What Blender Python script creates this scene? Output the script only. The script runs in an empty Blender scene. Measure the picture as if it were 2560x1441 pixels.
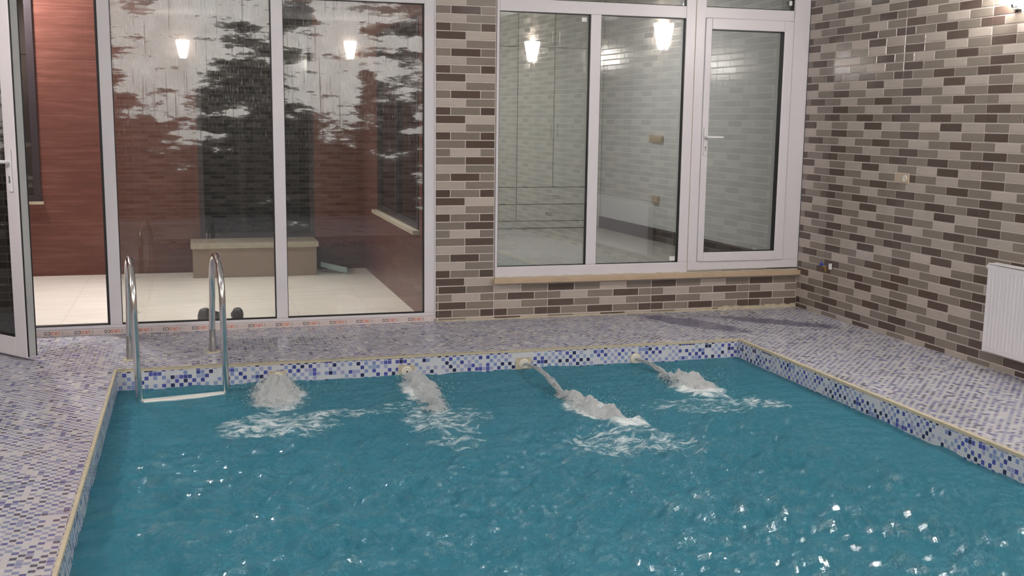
import bpy, bmesh, math, random
import numpy as np
from mathutils import Matrix, Vector
random.seed(7)
sc = bpy.context.scene
C = sc.collection

# ------------------------------------------------------------------ camera
cam_d = bpy.data.cameras.new('camera'); cam = bpy.data.objects.new('camera', cam_d); C.objects.link(cam)
R_ = Vector((0.95981687, -0.28034314, 0.01262142)); U_ = Vector((0.03124643, 0.15145879, 0.98796958)); F_ = Vector((0.27888212, 0.9478755, -0.15413243))
cam.matrix_world = Matrix(((R_.x, U_.x, -F_.x, -5.04136), (R_.y, U_.y, -F_.y, -8.31046), (R_.z, U_.z, -F_.z, 1.6), (0, 0, 0, 1)))
cam_d.sensor_width = 36; cam_d.lens = 2713.38 / 2560 * 36; cam_d.clip_start = .05
sc.camera = cam
# ------------------------------------------------------------------ world, exposure
w = bpy.data.worlds.new('night'); sc.world = w; w.use_nodes = True
w.node_tree.nodes['Background'].inputs[0].default_value = (.010, .012, .018, 1)
w.node_tree.nodes['Background'].inputs[1].default_value = 1
sc.view_settings.view_transform = 'Standard'; sc.view_settings.look = 'None'
sc.view_settings.gamma = 1; sc.view_settings.use_curve_mapping = False
sc.view_settings.exposure = 1.86
# lamp strengths (radiance of the glowing surfaces); the lamps, some added only for their light, are built below
SCONCE_E, PANEL_E, INNER_E, YARD_E, DOWN_W = 66, 11.5, 6.4, 32, 74

# ------------------------------------------------------------------ material helpers
def new_mat(name):
    m = bpy.data.materials.new(name); m.use_nodes = True
    nt = m.node_tree; nt.nodes.clear()
    out = nt.nodes.new('ShaderNodeOutputMaterial')
    return m, nt, out
def N(nt, typ, **kw):
    n = nt.nodes.new('ShaderNode' + typ)
    for k, v in kw.items():
        if k.startswith('i_'):
            key = k[2:]; key = int(key) if key.isdigit() else key.replace('_', ' ')
            if isinstance(v, bpy.types.NodeSocket): nt.links.new(v, n.inputs[key])
            else: n.inputs[key].default_value = v
        else: setattr(n, k, v)
    return n
def M(nt, op, a, b=None, c=None, clamp=False):
    n = nt.nodes.new('ShaderNodeMath'); n.operation = op; n.use_clamp = clamp
    for i, v in enumerate((a, b, c)):
        if v is None: continue
        if isinstance(v, bpy.types.NodeSocket): nt.links.new(v, n.inputs[i])
        else: n.inputs[i].default_value = v
    return n.outputs[0]
def MIXC(nt, f, a, b, mode='MIX'):
    n = nt.nodes.new('ShaderNodeMix'); n.data_type = 'RGBA'; n.blend_type = mode
    for i, v in ((0, f), (6, a), (7, b)):
        if isinstance(v, bpy.types.NodeSocket): nt.links.new(v, n.inputs[i])
        else: n.inputs[i].default_value = v if i == 0 else (*v, 1)
    return n.outputs[2]
def MIXS(nt, f, a, b):
    n = nt.nodes.new('ShaderNodeMixShader')
    if isinstance(f, bpy.types.NodeSocket): nt.links.new(f, n.inputs[0])
    else: n.inputs[0].default_value = f
    nt.links.new(a, n.inputs[1]); nt.links.new(b, n.inputs[2]); return n.outputs[0]
def noise(nt, vec, scale, detail=3, rough=.55, dims='3D'):
    n = N(nt, 'TexNoise', noise_dimensions=dims); nt.links.new(vec, n.inputs['Vector'])
    n.inputs['Scale'].default_value = scale; n.inputs['Detail'].default_value = detail; n.inputs['Roughness'].default_value = rough
    return n.outputs['Fac']
def vscale(nt, vec, s):
    n = N(nt, 'VectorMath', operation='MULTIPLY'); nt.links.new(vec, n.inputs[0]); n.inputs[1].default_value = s; return n.outputs[0]
def ramp(nt, fac, stops, mode='LINEAR'):
    n = N(nt, 'ValToRGB'); n.color_ramp.interpolation = mode
    e = n.color_ramp.elements
    while len(e) > 1: e.remove(e[-1])
    e[0].position = stops[0][0]; e[0].color = (*stops[0][1], 1)
    for p, c in stops[1:]:
        x = e.new(p); x.color = (*c, 1)
    nt.links.new(fac, n.inputs[0]); return n.outputs[0]
def smooth(nt, x, a, b):
    n = N(nt, 'MapRange', interpolation_type='SMOOTHSTEP'); nt.links.new(x, n.inputs[0])
    n.inputs[1].default_value = a; n.inputs[2].default_value = b; return n.outputs[0]
def bump(nt, h, strength, dist=.01):
    n = N(nt, 'Bump'); nt.links.new(h, n.inputs['Height']); n.inputs['Strength'].default_value = strength
    n.inputs['Distance'].default_value = dist; return n.outputs[0]
def principled(nt, out, col, rough=.5, metal=0, normal=None, spec=.5):
    p = N(nt, 'BsdfPrincipled')
    for k, v in (('Base Color', col), ('Roughness', rough), ('Metallic', metal), ('Specular IOR Level', spec)):
        if isinstance(v, bpy.types.NodeSocket): nt.links.new(v, p.inputs[k])
        else: p.inputs[k].default_value = (*v, 1) if k == 'Base Color' else v
    if normal is not None: nt.links.new(normal, p.inputs['Normal'])
    if out is not None: nt.links.new(p.outputs[0], out.inputs[0])
    return p.outputs[0]
def plain(name, col, rough=.5, metal=0, var=.08, scale=12, bmp=.05, spec=.5):
    m, nt, out = new_mat(name)
    co = N(nt, 'TexCoord').outputs['Object']
    nz = noise(nt, co, scale, 4)
    c = MIXC(nt, nz, tuple(x * (1 - var) for x in col), tuple(min(1, x * (1 + var)) for x in col))
    r = M(nt, 'ADD', M(nt, 'MULTIPLY', nz, .12), rough - .06, clamp=True)
    nrm = bump(nt, noise(nt, co, scale * 8, 3), bmp, .004)
    principled(nt, out, c, r, metal, nrm, spec)
    return m
def emit(name, col, strength):
    m, nt, out = new_mat(name)
    e = N(nt, 'Emission'); e.inputs[0].default_value = (*col, 1); e.inputs[1].default_value = strength
    nt.links.new(e.outputs[0], out.inputs[0]); return m

MAT = {}
MAT['upvc'] = plain('white plastic profile', (.70, .67, .70), .35, 0, .03, 5, .01)
MAT['upvc_grey'] = plain('grey door edge', (.42, .43, .42), .5, 0, .1, 9, .02)
MAT['gasket'] = plain('black rubber gasket', (.012, .012, .013), .5)
MAT['black'] = plain('near black', (.02, .02, .022), .45)
MAT['steel'] = plain('polished stainless steel', (.80, .78, .76), .16, 1, .03, 30, .01)
MAT['steel_dull'] = plain('brushed steel', (.5, .5, .49), .3, 1, .08, 30, .02)
MAT['white_paint'] = plain('white enamel', (.72, .71, .72), .32, 0, .02, 5, .01)
MAT['radiator'] = plain('radiator enamel', (.78, .75, .77), .3, 0, .02, 5, .01)
MAT['step'] = plain('white step', (.75, .76, .72), .4)
MAT['beige_plastic'] = plain('beige plastic plate', (.55, .44, .33), .35, 0, .04)
MAT['brass'] = plain('brass', (.55, .35, .12), .3, 1)
MAT['blue_plastic'] = plain('blue plastic', (.04, .07, .35), .4)
MAT['ivory'] = plain('ivory nozzle plastic', (.74, .71, .62), .35)
MAT['mortar'] = plain('yellowish mortar', (.54, .48, .35), .8, 0, .25, 25, .5)
MAT['travertine'] = plain('beige stone sill', (.50, .38, .26), .5, 0, .22, 9, .2)
MAT['ceiling'] = plain('white ceiling paint', (.75, .74, .72), .8)
MAT['inner_wall'] = plain('off white wall paint', (.68, .68, .67), .6, 0, .03)
MAT['inner_floor'] = plain('pale polished floor', (.52, .50, .46), .18, 0, .1, 3, .01)
MAT['wardrobe'] = plain('white lacquered panel', (.62, .62, .58), .3, 0, .03)
MAT['dark_board'] = plain('dark brown baseboard', (.045, .03, .03), .35, 0, .3, 20)
MAT['bench'] = plain('beige plastered bench', (.36, .27, .21), .7, 0, .08)
MAT['pale_stone'] = plain('pale stone slab', (.52, .47, .38), .5, 0, .15)
MAT['dark_frame'] = plain('dark grey window frame', (.045, .035, .042), .4)
MAT['shoe'] = plain('black shoe rubber', (.018, .018, .02), .6)
MAT['pale_sheet'] = plain('pale blue sheet', (.5, .62, .62), .4)
MAT['sticker'] = plain('white paper sticker', (.8, .8, .8), .6)
MAT['brown_plain'] = plain('dark plaster', (.10, .07, .06), .7)
MAT['sconce_glow'] = emit('glowing frosted glass', (1, .95, .9), SCONCE_E)
MAT['sconce_glow_rear'] = emit('brighter glowing frosted glass', (1, .95, .9), SCONCE_E * 1.35)
MAT['panel_glow'] = emit('glowing ceiling diffuser', (1, .94, .93), PANEL_E)
MAT['inner_glow'] = emit('glowing inner room diffuser', (1, .95, .95), INNER_E)
MAT['yard_glow'] = emit('glowing yard lamp', (1, .93, .88), YARD_E)

# bricks: tone attribute picked per face
def mk_brick():
    m, nt, out = new_mat('brick pattern glazed tile')
    t = N(nt, 'Attribute', attribute_name='tone').outputs['Fac']
    r = N(nt, 'Attribute', attribute_name='rnd').outputs['Fac']
    co = N(nt, 'TexCoord').outputs['Object']
    base = ramp(nt, t, [(0, (.60, .53, .48)), (.2, (.108, .076, .062)), (.45, (.242, .204, .170)), (.75, (.475, .415, .365))], 'CONSTANT')
    g = noise(nt, co, 160, 3, .7); g2 = noise(nt, vscale(nt, co, (6, 6, 30)), 1.5, 3)
    k = M(nt, 'ADD', M(nt, 'MULTIPLY', g, .34), M(nt, 'MULTIPLY', g2, .22))
    k = M(nt, 'ADD', k, M(nt, 'MULTIPLY', r, .16)); k = M(nt, 'ADD', k, .64)
    isb = M(nt, 'GREATER_THAN', t, .1)
    k = M(nt, 'ADD', M(nt, 'MULTIPLY', k, isb), M(nt, 'SUBTRACT', 1, isb))
    col = MIXC(nt, 1, base, (1, 1, 1), 'MULTIPLY')
    n = N(nt, 'VectorMath', operation='SCALE'); nt.links.new(col, n.inputs[0]); nt.links.new(k, n.inputs['Scale'])
    sep = N(nt, 'SeparateXYZ'); nt.links.new(co, sep.inputs[0])
    # glaze a bit uneven
    rg = M(nt, 'ADD', M(nt, 'MULTIPLY', noise(nt, co, 7, 3), .10), .05)
    rg = M(nt, 'ADD', rg, M(nt, 'MULTIPLY', M(nt, 'SUBTRACT', 1, isb), .5), clamp=True)
    h = M(nt, 'ADD', M(nt, 'MULTIPLY', noise(nt, co, 26, 3), .8), M(nt, 'MULTIPLY', g, .35))
    principled(nt, out, n.outputs[0], rg, 0, bump(nt, h, .13, .003), .5)
    return m
MAT['brick'] = mk_brick()

def mk_mosaic(name, deck):
    m, nt, out = new_mat(name)
    uv = N(nt, 'UVMap').outputs[0]
    P = .0265
    s = N(nt, 'VectorMath', operation='SCALE'); nt.links.new(uv, s.inputs[0]); s.inputs['Scale'].default_value = 1 / P
    fl = N(nt, 'VectorMath', operation='FLOOR'); nt.links.new(s.outputs[0], fl.inputs[0])
    fr = N(nt, 'VectorMath', operation='FRACTION'); nt.links.new(s.outputs[0], fr.inputs[0])
    cell = fl.outputs[0]
    wn = N(nt, 'TexWhiteNoise', noise_dimensions='2D'); nt.links.new(cell, wn.inputs['Vector'])
    off = N(nt, 'VectorMath', operation='ADD'); nt.links.new(cell, off.inputs[0]); off.inputs[1].default_value = (133.3, 71.7, 0)
    wn2 = N(nt, 'TexWhiteNoise', noise_dimensions='2D'); nt.links.new(off.outputs[0], wn2.inputs['Vector'])
    cs = N(nt, 'SeparateXYZ'); nt.links.new(cell, cs.inputs[0])
    par = M(nt, 'FLOORED_MODULO', M(nt, 'ADD', cs.outputs[0], cs.outputs[1]), 2)       # 0/1
    thr = M(nt, 'ADD', M(nt, 'MULTIPLY', par, -.76), .86)                                # .86 on even, .10 on odd
    colored = M(nt, 'LESS_THAN', wn.outputs['Value'], thr)
    pal = ramp(nt, wn2.outputs['Value'], [(0, (.36, .37, .56)), (.24, (.24, .30, .54)), (.42, (.085, .10, .38)), (.6, (.03, .035, .10)), (.74, (.30, .38, .55)), (.88, (.055, .07, .28))], 'CONSTANT')
    if deck: pal = MIXC(nt, .35, pal, (.15, .14, .165))
    tile = MIXC(nt, colored, (.545, .54, .56) if deck else (.62, .63, .66), pal)
    fs = N(nt, 'SeparateXYZ'); nt.links.new(fr.outputs[0], fs.inputs[0])
    dx = M(nt, 'ABSOLUTE', M(nt, 'SUBTRACT', fs.outputs[0], .5)); dy = M(nt, 'ABSOLUTE', M(nt, 'SUBTRACT', fs.outputs[1], .5))
    d = M(nt, 'POWER', M(nt, 'ADD', M(nt, 'POWER', dx, 9), M(nt, 'POWER', dy, 9)), 1 / 9)
    grout = smooth(nt, d, .455, .478)
    big = noise(nt, uv, 1.3, 4); fine = noise(nt, uv, 14, 4)
    gcol = MIXC(nt, fine, (.41, .40, .40), (.52, .50, .50)) if deck else MIXC(nt, fine, (.55, .56, .60), (.68, .69, .72))
    col = MIXC(nt, grout, tile, gcol)
    if deck:
        dirt = smooth(nt, big, .5, .75)
        col = MIXC(nt, M(nt, 'MULTIPLY', dirt, .25), col, (.45, .38, .36))
        col = MIXC(nt, .06, col, (.60, .54, .54))
        # standing water near the far corner of the deck: soaked and glossy, with the dark reflection painted into the colour
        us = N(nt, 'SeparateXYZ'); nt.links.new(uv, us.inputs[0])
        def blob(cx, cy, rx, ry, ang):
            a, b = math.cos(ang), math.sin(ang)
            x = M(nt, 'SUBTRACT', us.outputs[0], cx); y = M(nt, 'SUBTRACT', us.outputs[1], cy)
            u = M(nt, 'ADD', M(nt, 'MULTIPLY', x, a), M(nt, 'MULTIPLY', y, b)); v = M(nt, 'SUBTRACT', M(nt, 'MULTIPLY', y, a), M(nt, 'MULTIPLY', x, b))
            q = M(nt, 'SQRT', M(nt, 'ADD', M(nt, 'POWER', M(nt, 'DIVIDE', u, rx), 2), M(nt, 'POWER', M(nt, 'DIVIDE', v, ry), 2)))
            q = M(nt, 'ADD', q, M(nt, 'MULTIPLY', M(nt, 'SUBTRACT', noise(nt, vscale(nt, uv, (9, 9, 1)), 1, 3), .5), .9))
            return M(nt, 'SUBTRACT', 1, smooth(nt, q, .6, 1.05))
        wet_reflection = M(nt, 'MAXIMUM', blob(-1.25, -.5, .62, .17, -1.02), blob(-.55, -.62, .62, .13, -.72))
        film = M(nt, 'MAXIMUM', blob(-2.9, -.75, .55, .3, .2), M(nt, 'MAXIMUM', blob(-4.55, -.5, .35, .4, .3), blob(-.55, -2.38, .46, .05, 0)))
        col = MIXC(nt, M(nt, 'MULTIPLY', wet_reflection, .75), col, (.07, .075, .17))
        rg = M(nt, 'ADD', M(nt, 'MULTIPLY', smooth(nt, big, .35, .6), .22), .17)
        rg = M(nt, 'MULTIPLY', rg, M(nt, 'SUBTRACT', 1, M(nt, 'MULTIPLY', M(nt, 'MAXIMUM', film, wet_reflection), .55)))
    else:
        rg = M(nt, 'ADD', M(nt, 'MULTIPLY', fine, .1), .15)
    rg = M(nt, 'ADD', rg, M(nt, 'MULTIPLY', grout, .2), clamp=True)
    h = M(nt, 'ADD', M(nt, 'MULTIPLY', M(nt, 'SUBTRACT', 1, grout), .8), M(nt, 'MULTIPLY', wn2.outputs['Value'], .25))
    principled(nt, out, col, rg, 0, bump(nt, h, .35, .002))
    return m
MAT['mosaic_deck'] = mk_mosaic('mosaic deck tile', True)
MAT['mosaic_pool'] = mk_mosaic('mosaic pool tile', False)

def mk_wood_tile():
    m, nt, out = new_mat('reddish brown wood look tile')
    uv = N(nt, 'UVMap').outputs[0]
    s1 = noise(nt, vscale(nt, uv, (1.2, 14, 1)), 1.6, 5, .6); s2 = noise(nt, vscale(nt, uv, (3, 60, 1)), 1.2, 3)
    f = M(nt, 'ADD', M(nt, 'MULTIPLY', s1, .7), M(nt, 'MULTIPLY', s2, .3))
    c = ramp(nt, f, [(.25, (.10, .032, .025)), (.5, (.16, .056, .041)), (.62, (.205, .082, .063)), (.8, (.30, .15, .12))])
    us = N(nt, 'SeparateXYZ'); nt.links.new(uv, us.inputs[0])
    fy = M(nt, 'FRACT', M(nt, 'DIVIDE', M(nt, 'ADD', us.outputs[1], .02), .53)); fx = M(nt, 'FRACT', M(nt, 'DIVIDE', us.outputs[0], 1.2))
    j = M(nt, 'MAXIMUM', M(nt, 'LESS_THAN', fy, .008), M(nt, 'MULTIPLY', M(nt, 'LESS_THAN', fx, .003), .25))
    c = MIXC(nt, M(nt, 'MULTIPLY', j, .7), c, (.26, .14, .11))
    principled(nt, out, c, M(nt, 'ADD', M(nt, 'MULTIPLY', s2, .15), .28), 0, bump(nt, s2, .08, .003))
    return m
MAT['wood_tile'] = mk_wood_tile()
def mk_yard():
    m, nt, out = new_mat('cream courtyard tile')
    uv = N(nt, 'UVMap').outputs[0]
    a = noise(nt, vscale(nt, uv, (1, 5, 1)), 1.8, 5, .6)
    c = ramp(nt, a, [(.3, (.72, .67, .61)), (.5, (.79, .75, .69)), (.75, (.84, .81, .76))])
    us = N(nt, 'SeparateXYZ'); nt.links.new(uv, us.inputs[0])
    fx = M(nt, 'FRACT', M(nt, 'DIVIDE', M(nt, 'ADD', us.outputs[0], .05), .6)); fy = M(nt, 'FRACT', M(nt, 'DIVIDE', us.outputs[1], 1.2))
    j = M(nt, 'MAXIMUM', M(nt, 'LESS_THAN', fx, .008), M(nt, 'LESS_THAN', fy, .004))
    c = MIXC(nt, M(nt, 'MULTIPLY', j, .5), c, (.45, .40, .35))
    principled(nt, out, c, .35)
    return m
MAT['yard_floor'] = mk_yard()

def glass_mat(name, tint, refl, fog=False):
    m, nt, out = new_mat(name)
    tr = N(nt, 'BsdfTransparent'); tr.inputs[0].default_value = (*tint, 1)
    gl = N(nt, 'BsdfGlossy'); gl.inputs['Roughness'].default_value = 0.0; gl.inputs['Color'].default_value = (1, 1, 1, 1)
    fr = N(nt, 'Fresnel'); fr.inputs[0].default_value = 1.5
    f = M(nt, 'MULTIPLY', fr.outputs[0], refl, clamp=True)
    sh = MIXS(nt, f, tr.outputs[0], gl.outputs[0])
    if fog:
        co = N(nt, 'TexCoord').outputs['Object']
        sp = N(nt, 'SeparateXYZ'); nt.links.new(co, sp.inputs[0])
        z = sp.outputs[2]; x = sp.outputs[0]
        patch = noise(nt, vscale(nt, co, (2.5, 1, 9.5)), 1.0, 10, .68)
        hz = noise(nt, vscale(nt, co, (1.3, 1, 1.1)), 1.3, 2)
        up = smooth(nt, z, .8, 2.3)
        th = M(nt, 'ADD', M(nt, 'MULTIPLY', up, -.225), .69)                # more patches the higher
        th = M(nt, 'ADD', th, M(nt, 'MULTIPLY', M(nt, 'SUBTRACT', hz, .5), -.55))
        left = M(nt, 'MULTIPLY', M(nt, 'SUBTRACT', 1, smooth(nt, x, -5.25, -4.85)), smooth(nt, z, 1.1, 1.7))
        colm = M(nt, 'MULTIPLY', M(nt, 'SUBTRACT', 1, smooth(nt, M(nt, 'ABSOLUTE', M(nt, 'ADD', x, 3.98)), .12, .2)), smooth(nt, z, 1.15, 1.5))
        th = M(nt, 'SUBTRACT', th, M(nt, 'ADD', M(nt, 'MULTIPLY', left, .06), M(nt, 'MULTIPLY', colm, .09)))
        def band(v, lo, wd):
            q = N(nt, 'MapRange', interpolation_type='SMOOTHSTEP'); nt.links.new(v, q.inputs[0]); nt.links.new(lo, q.inputs[1])
            nt.links.new(M(nt, 'ADD', lo, wd), q.inputs[2]); return q.outputs[0]
        core = band(patch, th, .055); soft = band(patch, M(nt, 'SUBTRACT', th, .07), .12)
        drip = noise(nt, vscale(nt, co, (60, 1, 1.5)), 1.0, 3, .6)
        drip = smooth(nt, drip, .60, .65)                                      # narrow vertical runs wiping the mist away
        thick = M(nt, 'ADD', .55, M(nt, 'MULTIPLY', noise(nt, co, 6, 5), .8))
        pt = M(nt, 'MULTIPLY', M(nt, 'MULTIPLY', core, thick), M(nt, 'SUBTRACT', 1, M(nt, 'MULTIPLY', drip, .8)))
        rain = noise(nt, vscale(nt, co, (140, 1, 16)), 1.0, 3, .7); rain = smooth(nt, rain, .52, .72)
        dz = smooth(nt, z, .9, 1.9)
        low = M(nt, 'SUBTRACT', 1, smooth(nt, z, .15, .9))
        a = M(nt, 'ADD', M(nt, 'MULTIPLY', pt, .36), M(nt, 'MULTIPLY', soft, .06))
        a = M(nt, 'ADD', a, M(nt, 'MULTIPLY', M(nt, 'MULTIPLY', rain, dz), .16))
        a = M(nt, 'ADD', a, M(nt, 'ADD', M(nt, 'MULTIPLY', low, .035), .012), clamp=True)
        df = N(nt, 'BsdfDiffuse'); df.inputs[0].default_value = (.62, .62, .60, 1)
        bn = bump(nt, noise(nt, vscale(nt, co, (260, 1, 200)), 1.0, 2), .5, .002)
        gr = N(nt, 'BsdfGlossy'); gr.inputs['Roughness'].default_value = .30; gr.inputs['Color'].default_value = (.9, .9, .9, 1)
        nt.links.new(bn, gr.inputs['Normal'])
        fogs = MIXS(nt, .45, df.outputs[0], gr.outputs[0])
        sh = MIXS(nt, a, sh, fogs)
    nt.links.new(sh, out.inputs[0])
    return m
MAT['glass_fog'] = glass_mat('misted grey glass', (.83, .84, .82), 1.15, True)
MAT['glass_tint'] = glass_mat('green grey tinted glass', (.78, .80, .785), 3.0)
MAT['glass_door'] = glass_mat('grey glass of open door', (.60, .62, .62), 2.0, True)
MAT['dark_glass'] = plain('dark night glass', (.012, .014, .016), .06, 0, .1, 5, .0)

# ------------------------------------------------------------------ mesh helpers
class MB:
    def __init__(s): s.v = []; s.f = []; s.mi = []
    def quad(s, a, b, c, d, mi=0):
        n = len(s.v); s.v += [tuple(a), tuple(b), tuple(c), tuple(d)]; s.f.append((n, n+1, n+2, n+3)); s.mi.append(mi)
    def add(s, vs, fs, mi=0):
        n = len(s.v); s.v += [tuple(x) for x in vs]; s.f += [tuple(i + n for i in f) for f in fs]; s.mi += [mi] * len(fs)
    def box(s, x0, y0, z0, x1, y1, z1, mi=0):
        x0, x1 = sorted((x0, x1)); y0, y1 = sorted((y0, y1)); z0, z1 = sorted((z0, z1))
        s.add([(x0,y0,z0),(x1,y0,z0),(x1,y1,z0),(x0,y1,z0),(x0,y0,z1),(x1,y0,z1),(x1,y1,z1),(x0,y1,z1)],
              [(0,3,2,1),(4,5,6,7),(0,1,5,4),(1,2,6,5),(2,3,7,6),(3,0,4,7)], mi)
    def lathe(s, prof, c, axis, n=28, mi=0):
        axis = Vector(axis).normalized(); t = axis.orthogonal().normalized(); b = axis.cross(t); c = Vector(c)
        vs = []
        for (r, h) in prof:
            for i in range(n):
                a = 2 * math.pi * i / n; vs.append(c + axis * h + (t * math.cos(a) + b * math.sin(a)) * r)
        fs = []
        for k in range(len(prof) - 1):
            for i in range(n): j = (i + 1) % n; fs.append((k*n+i, k*n+j, (k+1)*n+j, (k+1)*n+i))
        fs.append(tuple(range(n))[::-1]); fs.append(tuple((len(prof)-1)*n + i for i in range(n)))
        s.add(vs, fs, mi)
    def tube(s, path, r, n=16, mi=0, caps=True):
        path = [Vector(p) for p in path]; rs = r if isinstance(r, (list, tuple)) else [r] * len(path)
        T = [(path[min(i+1, len(path)-1)] - path[max(i-1, 0)]).normalized() for i in range(len(path))]
        u = T[0].orthogonal().normalized(); vs = []
        for i, p in enumerate(path):
            u = (u - T[i] * u.dot(T[i])).normalized(); b = T[i].cross(u)
            for k in range(n):
                a = 2 * math.pi * k / n; vs.append(p + (u * math.cos(a) + b * math.sin(a)) * rs[i])
        fs = []
        for i in range(len(path) - 1):
            for k in range(n): j = (k + 1) % n; fs.append((i*n+k, i*n+j, (i+1)*n+j, (i+1)*n+k))
        if caps: fs.append(tuple(range(n))[::-1]); fs.append(tuple((len(path)-1)*n + k for k in range(n)))
        s.add(vs, fs, mi)
    def build(s, name, mats, parent=None, smooth=False, bevel=0, origin=None):
        me = bpy.data.meshes.new(name)
        vs = s.v if origin is None else [(x-origin[0], y-origin[1], z-origin[2]) for x, y, z in s.v]
        me.from_pydata(vs, [], s.f); me.update()
        if not isinstance(mats, (list, tuple)): mats = [mats]
        for m in mats: me.materials.append(MAT[m] if isinstance(m, str) else m)
        me.polygons.foreach_set('material_index', s.mi)
        bm = bmesh.new(); bm.from_mesh(me); bmesh.ops.remove_doubles(bm, verts=bm.verts, dist=1e-6)
        bmesh.ops.recalc_face_normals(bm, faces=bm.faces); bm.to_mesh(me); bm.free()
        uvl = me.uv_layers.new(name='UVMap')
        ox, oy, oz = origin or (0, 0, 0)
        for p in me.polygons:
            n = p.normal; ax = max(range(3), key=lambda i: abs(n[i]))
            for li in p.loop_indices:
                c = me.vertices[me.loops[li].vertex_index].co; c = (c[0]+ox, c[1]+oy, c[2]+oz)
                uvl.data[li].uv = (c[1], c[2]) if ax == 0 else ((c[0], c[2]) if ax == 1 else (c[0], c[1]))
        if smooth:
            me.polygons.foreach_set('use_smooth', [True] * len(me.polygons))
        o = bpy.data.objects.new(name, me); C.objects.link(o)
        if origin is not None: o.location = origin
        if smooth and hasattr(me, 'set_sharp_from_angle'): me.set_sharp_from_angle(angle=math.radians(42))
        if bevel:
            b = o.modifiers.new('bevel', 'BEVEL'); b.width = bevel; b.segments = 2; b.limit_method = 'ANGLE'; b.angle_limit = math.radians(40)
        if parent is not None:
            o.parent = parent
            if origin is None: o.location = -parent_world(parent)
            else: o.location = Vector(origin) - Vector(parent_world(parent))
        return o
def parent_world(p):
    v = Vector(p.location)
    while p.parent is not None: p = p.parent; v = v + Vector(p.location)
    return v
def empty(name, loc):
    o = bpy.data.objects.new(name, None); C.objects.link(o); o.location = loc; o.empty_display_size = .05; return o
def tag(o, label=None, cat=None, group=None, kind=None):
    if label: o['label'] = label
    if cat: o['category'] = cat
    if group: o['group'] = group
    if kind: o['kind'] = kind
    return o
def struct(o, label=None): o['kind'] = 'structure'; 
S = lambda o: (tag(o, kind='structure'), o)[1]

# ------------------------------------------------------------------ brick patterned walls
Dk, Md, Lt = .3, .6, .9
PAT = {'A': [(0,1,Dk),(1,2,Md),(2,3,Lt),(3,4,Md)],
       'B': [(-.5,0,Dk),(0,.5,Dk),(.5,1.5,Md),(1.5,2.5,Dk),(2.5,3.5,Md)],
       'C': [(0,1,Md),(1,2,Lt),(2,3,Dk),(3,4,Lt)],
       'D': [(0,1,Dk),(1,2,Md),(2,3,Lt),(3,4,Md)],
       'E': [(-.5,0,Md),(0,.5,Md),(.5,1.5,Lt),(1.5,2.5,Md),(2.5,3.5,Dk)]}
def brick_rects(u0, u1, z0, z1, ztop, pitch, order, usean, bw):
    """rows counted down from ztop, order = cyclic string of row types, usean = tile joint"""
    out = []
    k0 = math.floor((ztop - z1) / pitch); k1 = math.ceil((ztop - z0) / pitch)
    for k in range(k0, k1):
        zt = ztop - k * pitch; zb = zt - pitch
        pat = PAT[order[k % len(order)]]
        t0 = math.floor((u0 - usean) / (4 * bw)) - 1; t1 = math.ceil((u1 - usean) / (4 * bw)) + 1
        for t in range(t0, t1):
            for a, b, tone in pat:
                ua = usean + (4 * t + a) * bw; ub = usean + (4 * t + b) * bw
                ra, rb = max(ua, u0), min(ub, u1)
                if rb - ra < .006: continue
                za, zb2 = max(zb, z0), min(zt, z1)
                if zb2 - za < .006: continue
                gl = .0015 if (abs(a) < 1e-6 and pat[0][0] < 0) else .0036
                gr = .0015 if (abs(b) < 1e-6) else .0033
                out.append((ra + gl, rb - gr, za + .0043, zb2 - .0043, tone))
    return out
def brick_wall(name, rects, backs, to3, thick=.003, label=None):
    """rects in (u,z); to3(u, z, d) -> point with d = height over the grout"""
    V = []; Fc = []; tone = []; rnd = []
    def q(pts, t, r):
        n = len(V); V.extend(pts); Fc.append((n, n+1, n+2, n+3)); tone.append(t); rnd.append(r)
    for (u0, u1, z0, z1) in backs: q([to3(u0,z0,0), to3(u1,z0,0), to3(u1,z1,0), to3(u0,z1,0)], 0, .5)
    rr = random.Random(3)
    for (u0, u1, z0, z1, t) in rects:
        r = rr.random(); e = .0015
        a = [to3(u0,z0,0), to3(u1,z0,0), to3(u1,z1,0), to3(u0,z1,0)]
        b = [to3(u0+e,z0+e,thick), to3(u1-e,z0+e,thick), to3(u1-e,z1-e,thick), to3(u0+e,z1-e,thick)]
        q(b, t, r)
        for i in range(4): j = (i+1) % 4; q([a[i], a[j], b[j], b[i]], t, r)
    me = bpy.data.meshes.new(name); me.from_pydata(V, [], Fc); me.update()
    me.materials.append(MAT['brick'])
    for nm, arr in (('tone', tone), ('rnd', rnd)):
        at = me.attributes.new(nm, 'FLOAT', 'FACE'); at.data.foreach_set('value', arr)
    o = bpy.data.objects.new(name, me); C.objects.link(o); return S(o)

BW = .2285; RP = .0639; H = 3.1
YB = -9.3; XL = -7.9
rects = []
# pier: two bricks wide, one odd cut of tiles in the middle
rows = 'EABCD' * 3
LM, MD, DL, DM = [(2,3,Lt),(3,4,Md)], [(2,3,Md),(3,4,Dk)], [(2,3,Dk),(3,4,Lt)], [(2,3,Dk),(3,4,Md)]
h = lambda a, b: [(2,2.5,a),(2.5,3.5,b),(3.5,4,a)]
seq = []
for i in range(15): seq.append({'E': h(Md,Dk), 'A': LM, 'B': h(Dk,Md), 'C': DL, 'D': LM}[rows[i]])
seq += [h(Dk,Md), MD, h(Md,Lt), MD, LM, h(Md,Dk), LM, h(Dk,Md), DL, LM, h(Dk,Md), MD, h(Md,Lt), MD, LM, h(Md,Dk), LM, h(Dk,Md), DL]
up = []
for i in range(11): up.append({'E': h(Md,Dk), 'A': LM, 'B': h(Dk,Md), 'C': DL, 'D': LM}['DCBAE'[i % 5]])
seq = up[::-1] + seq; ztop = 2.452 + 11 * RP
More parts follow.
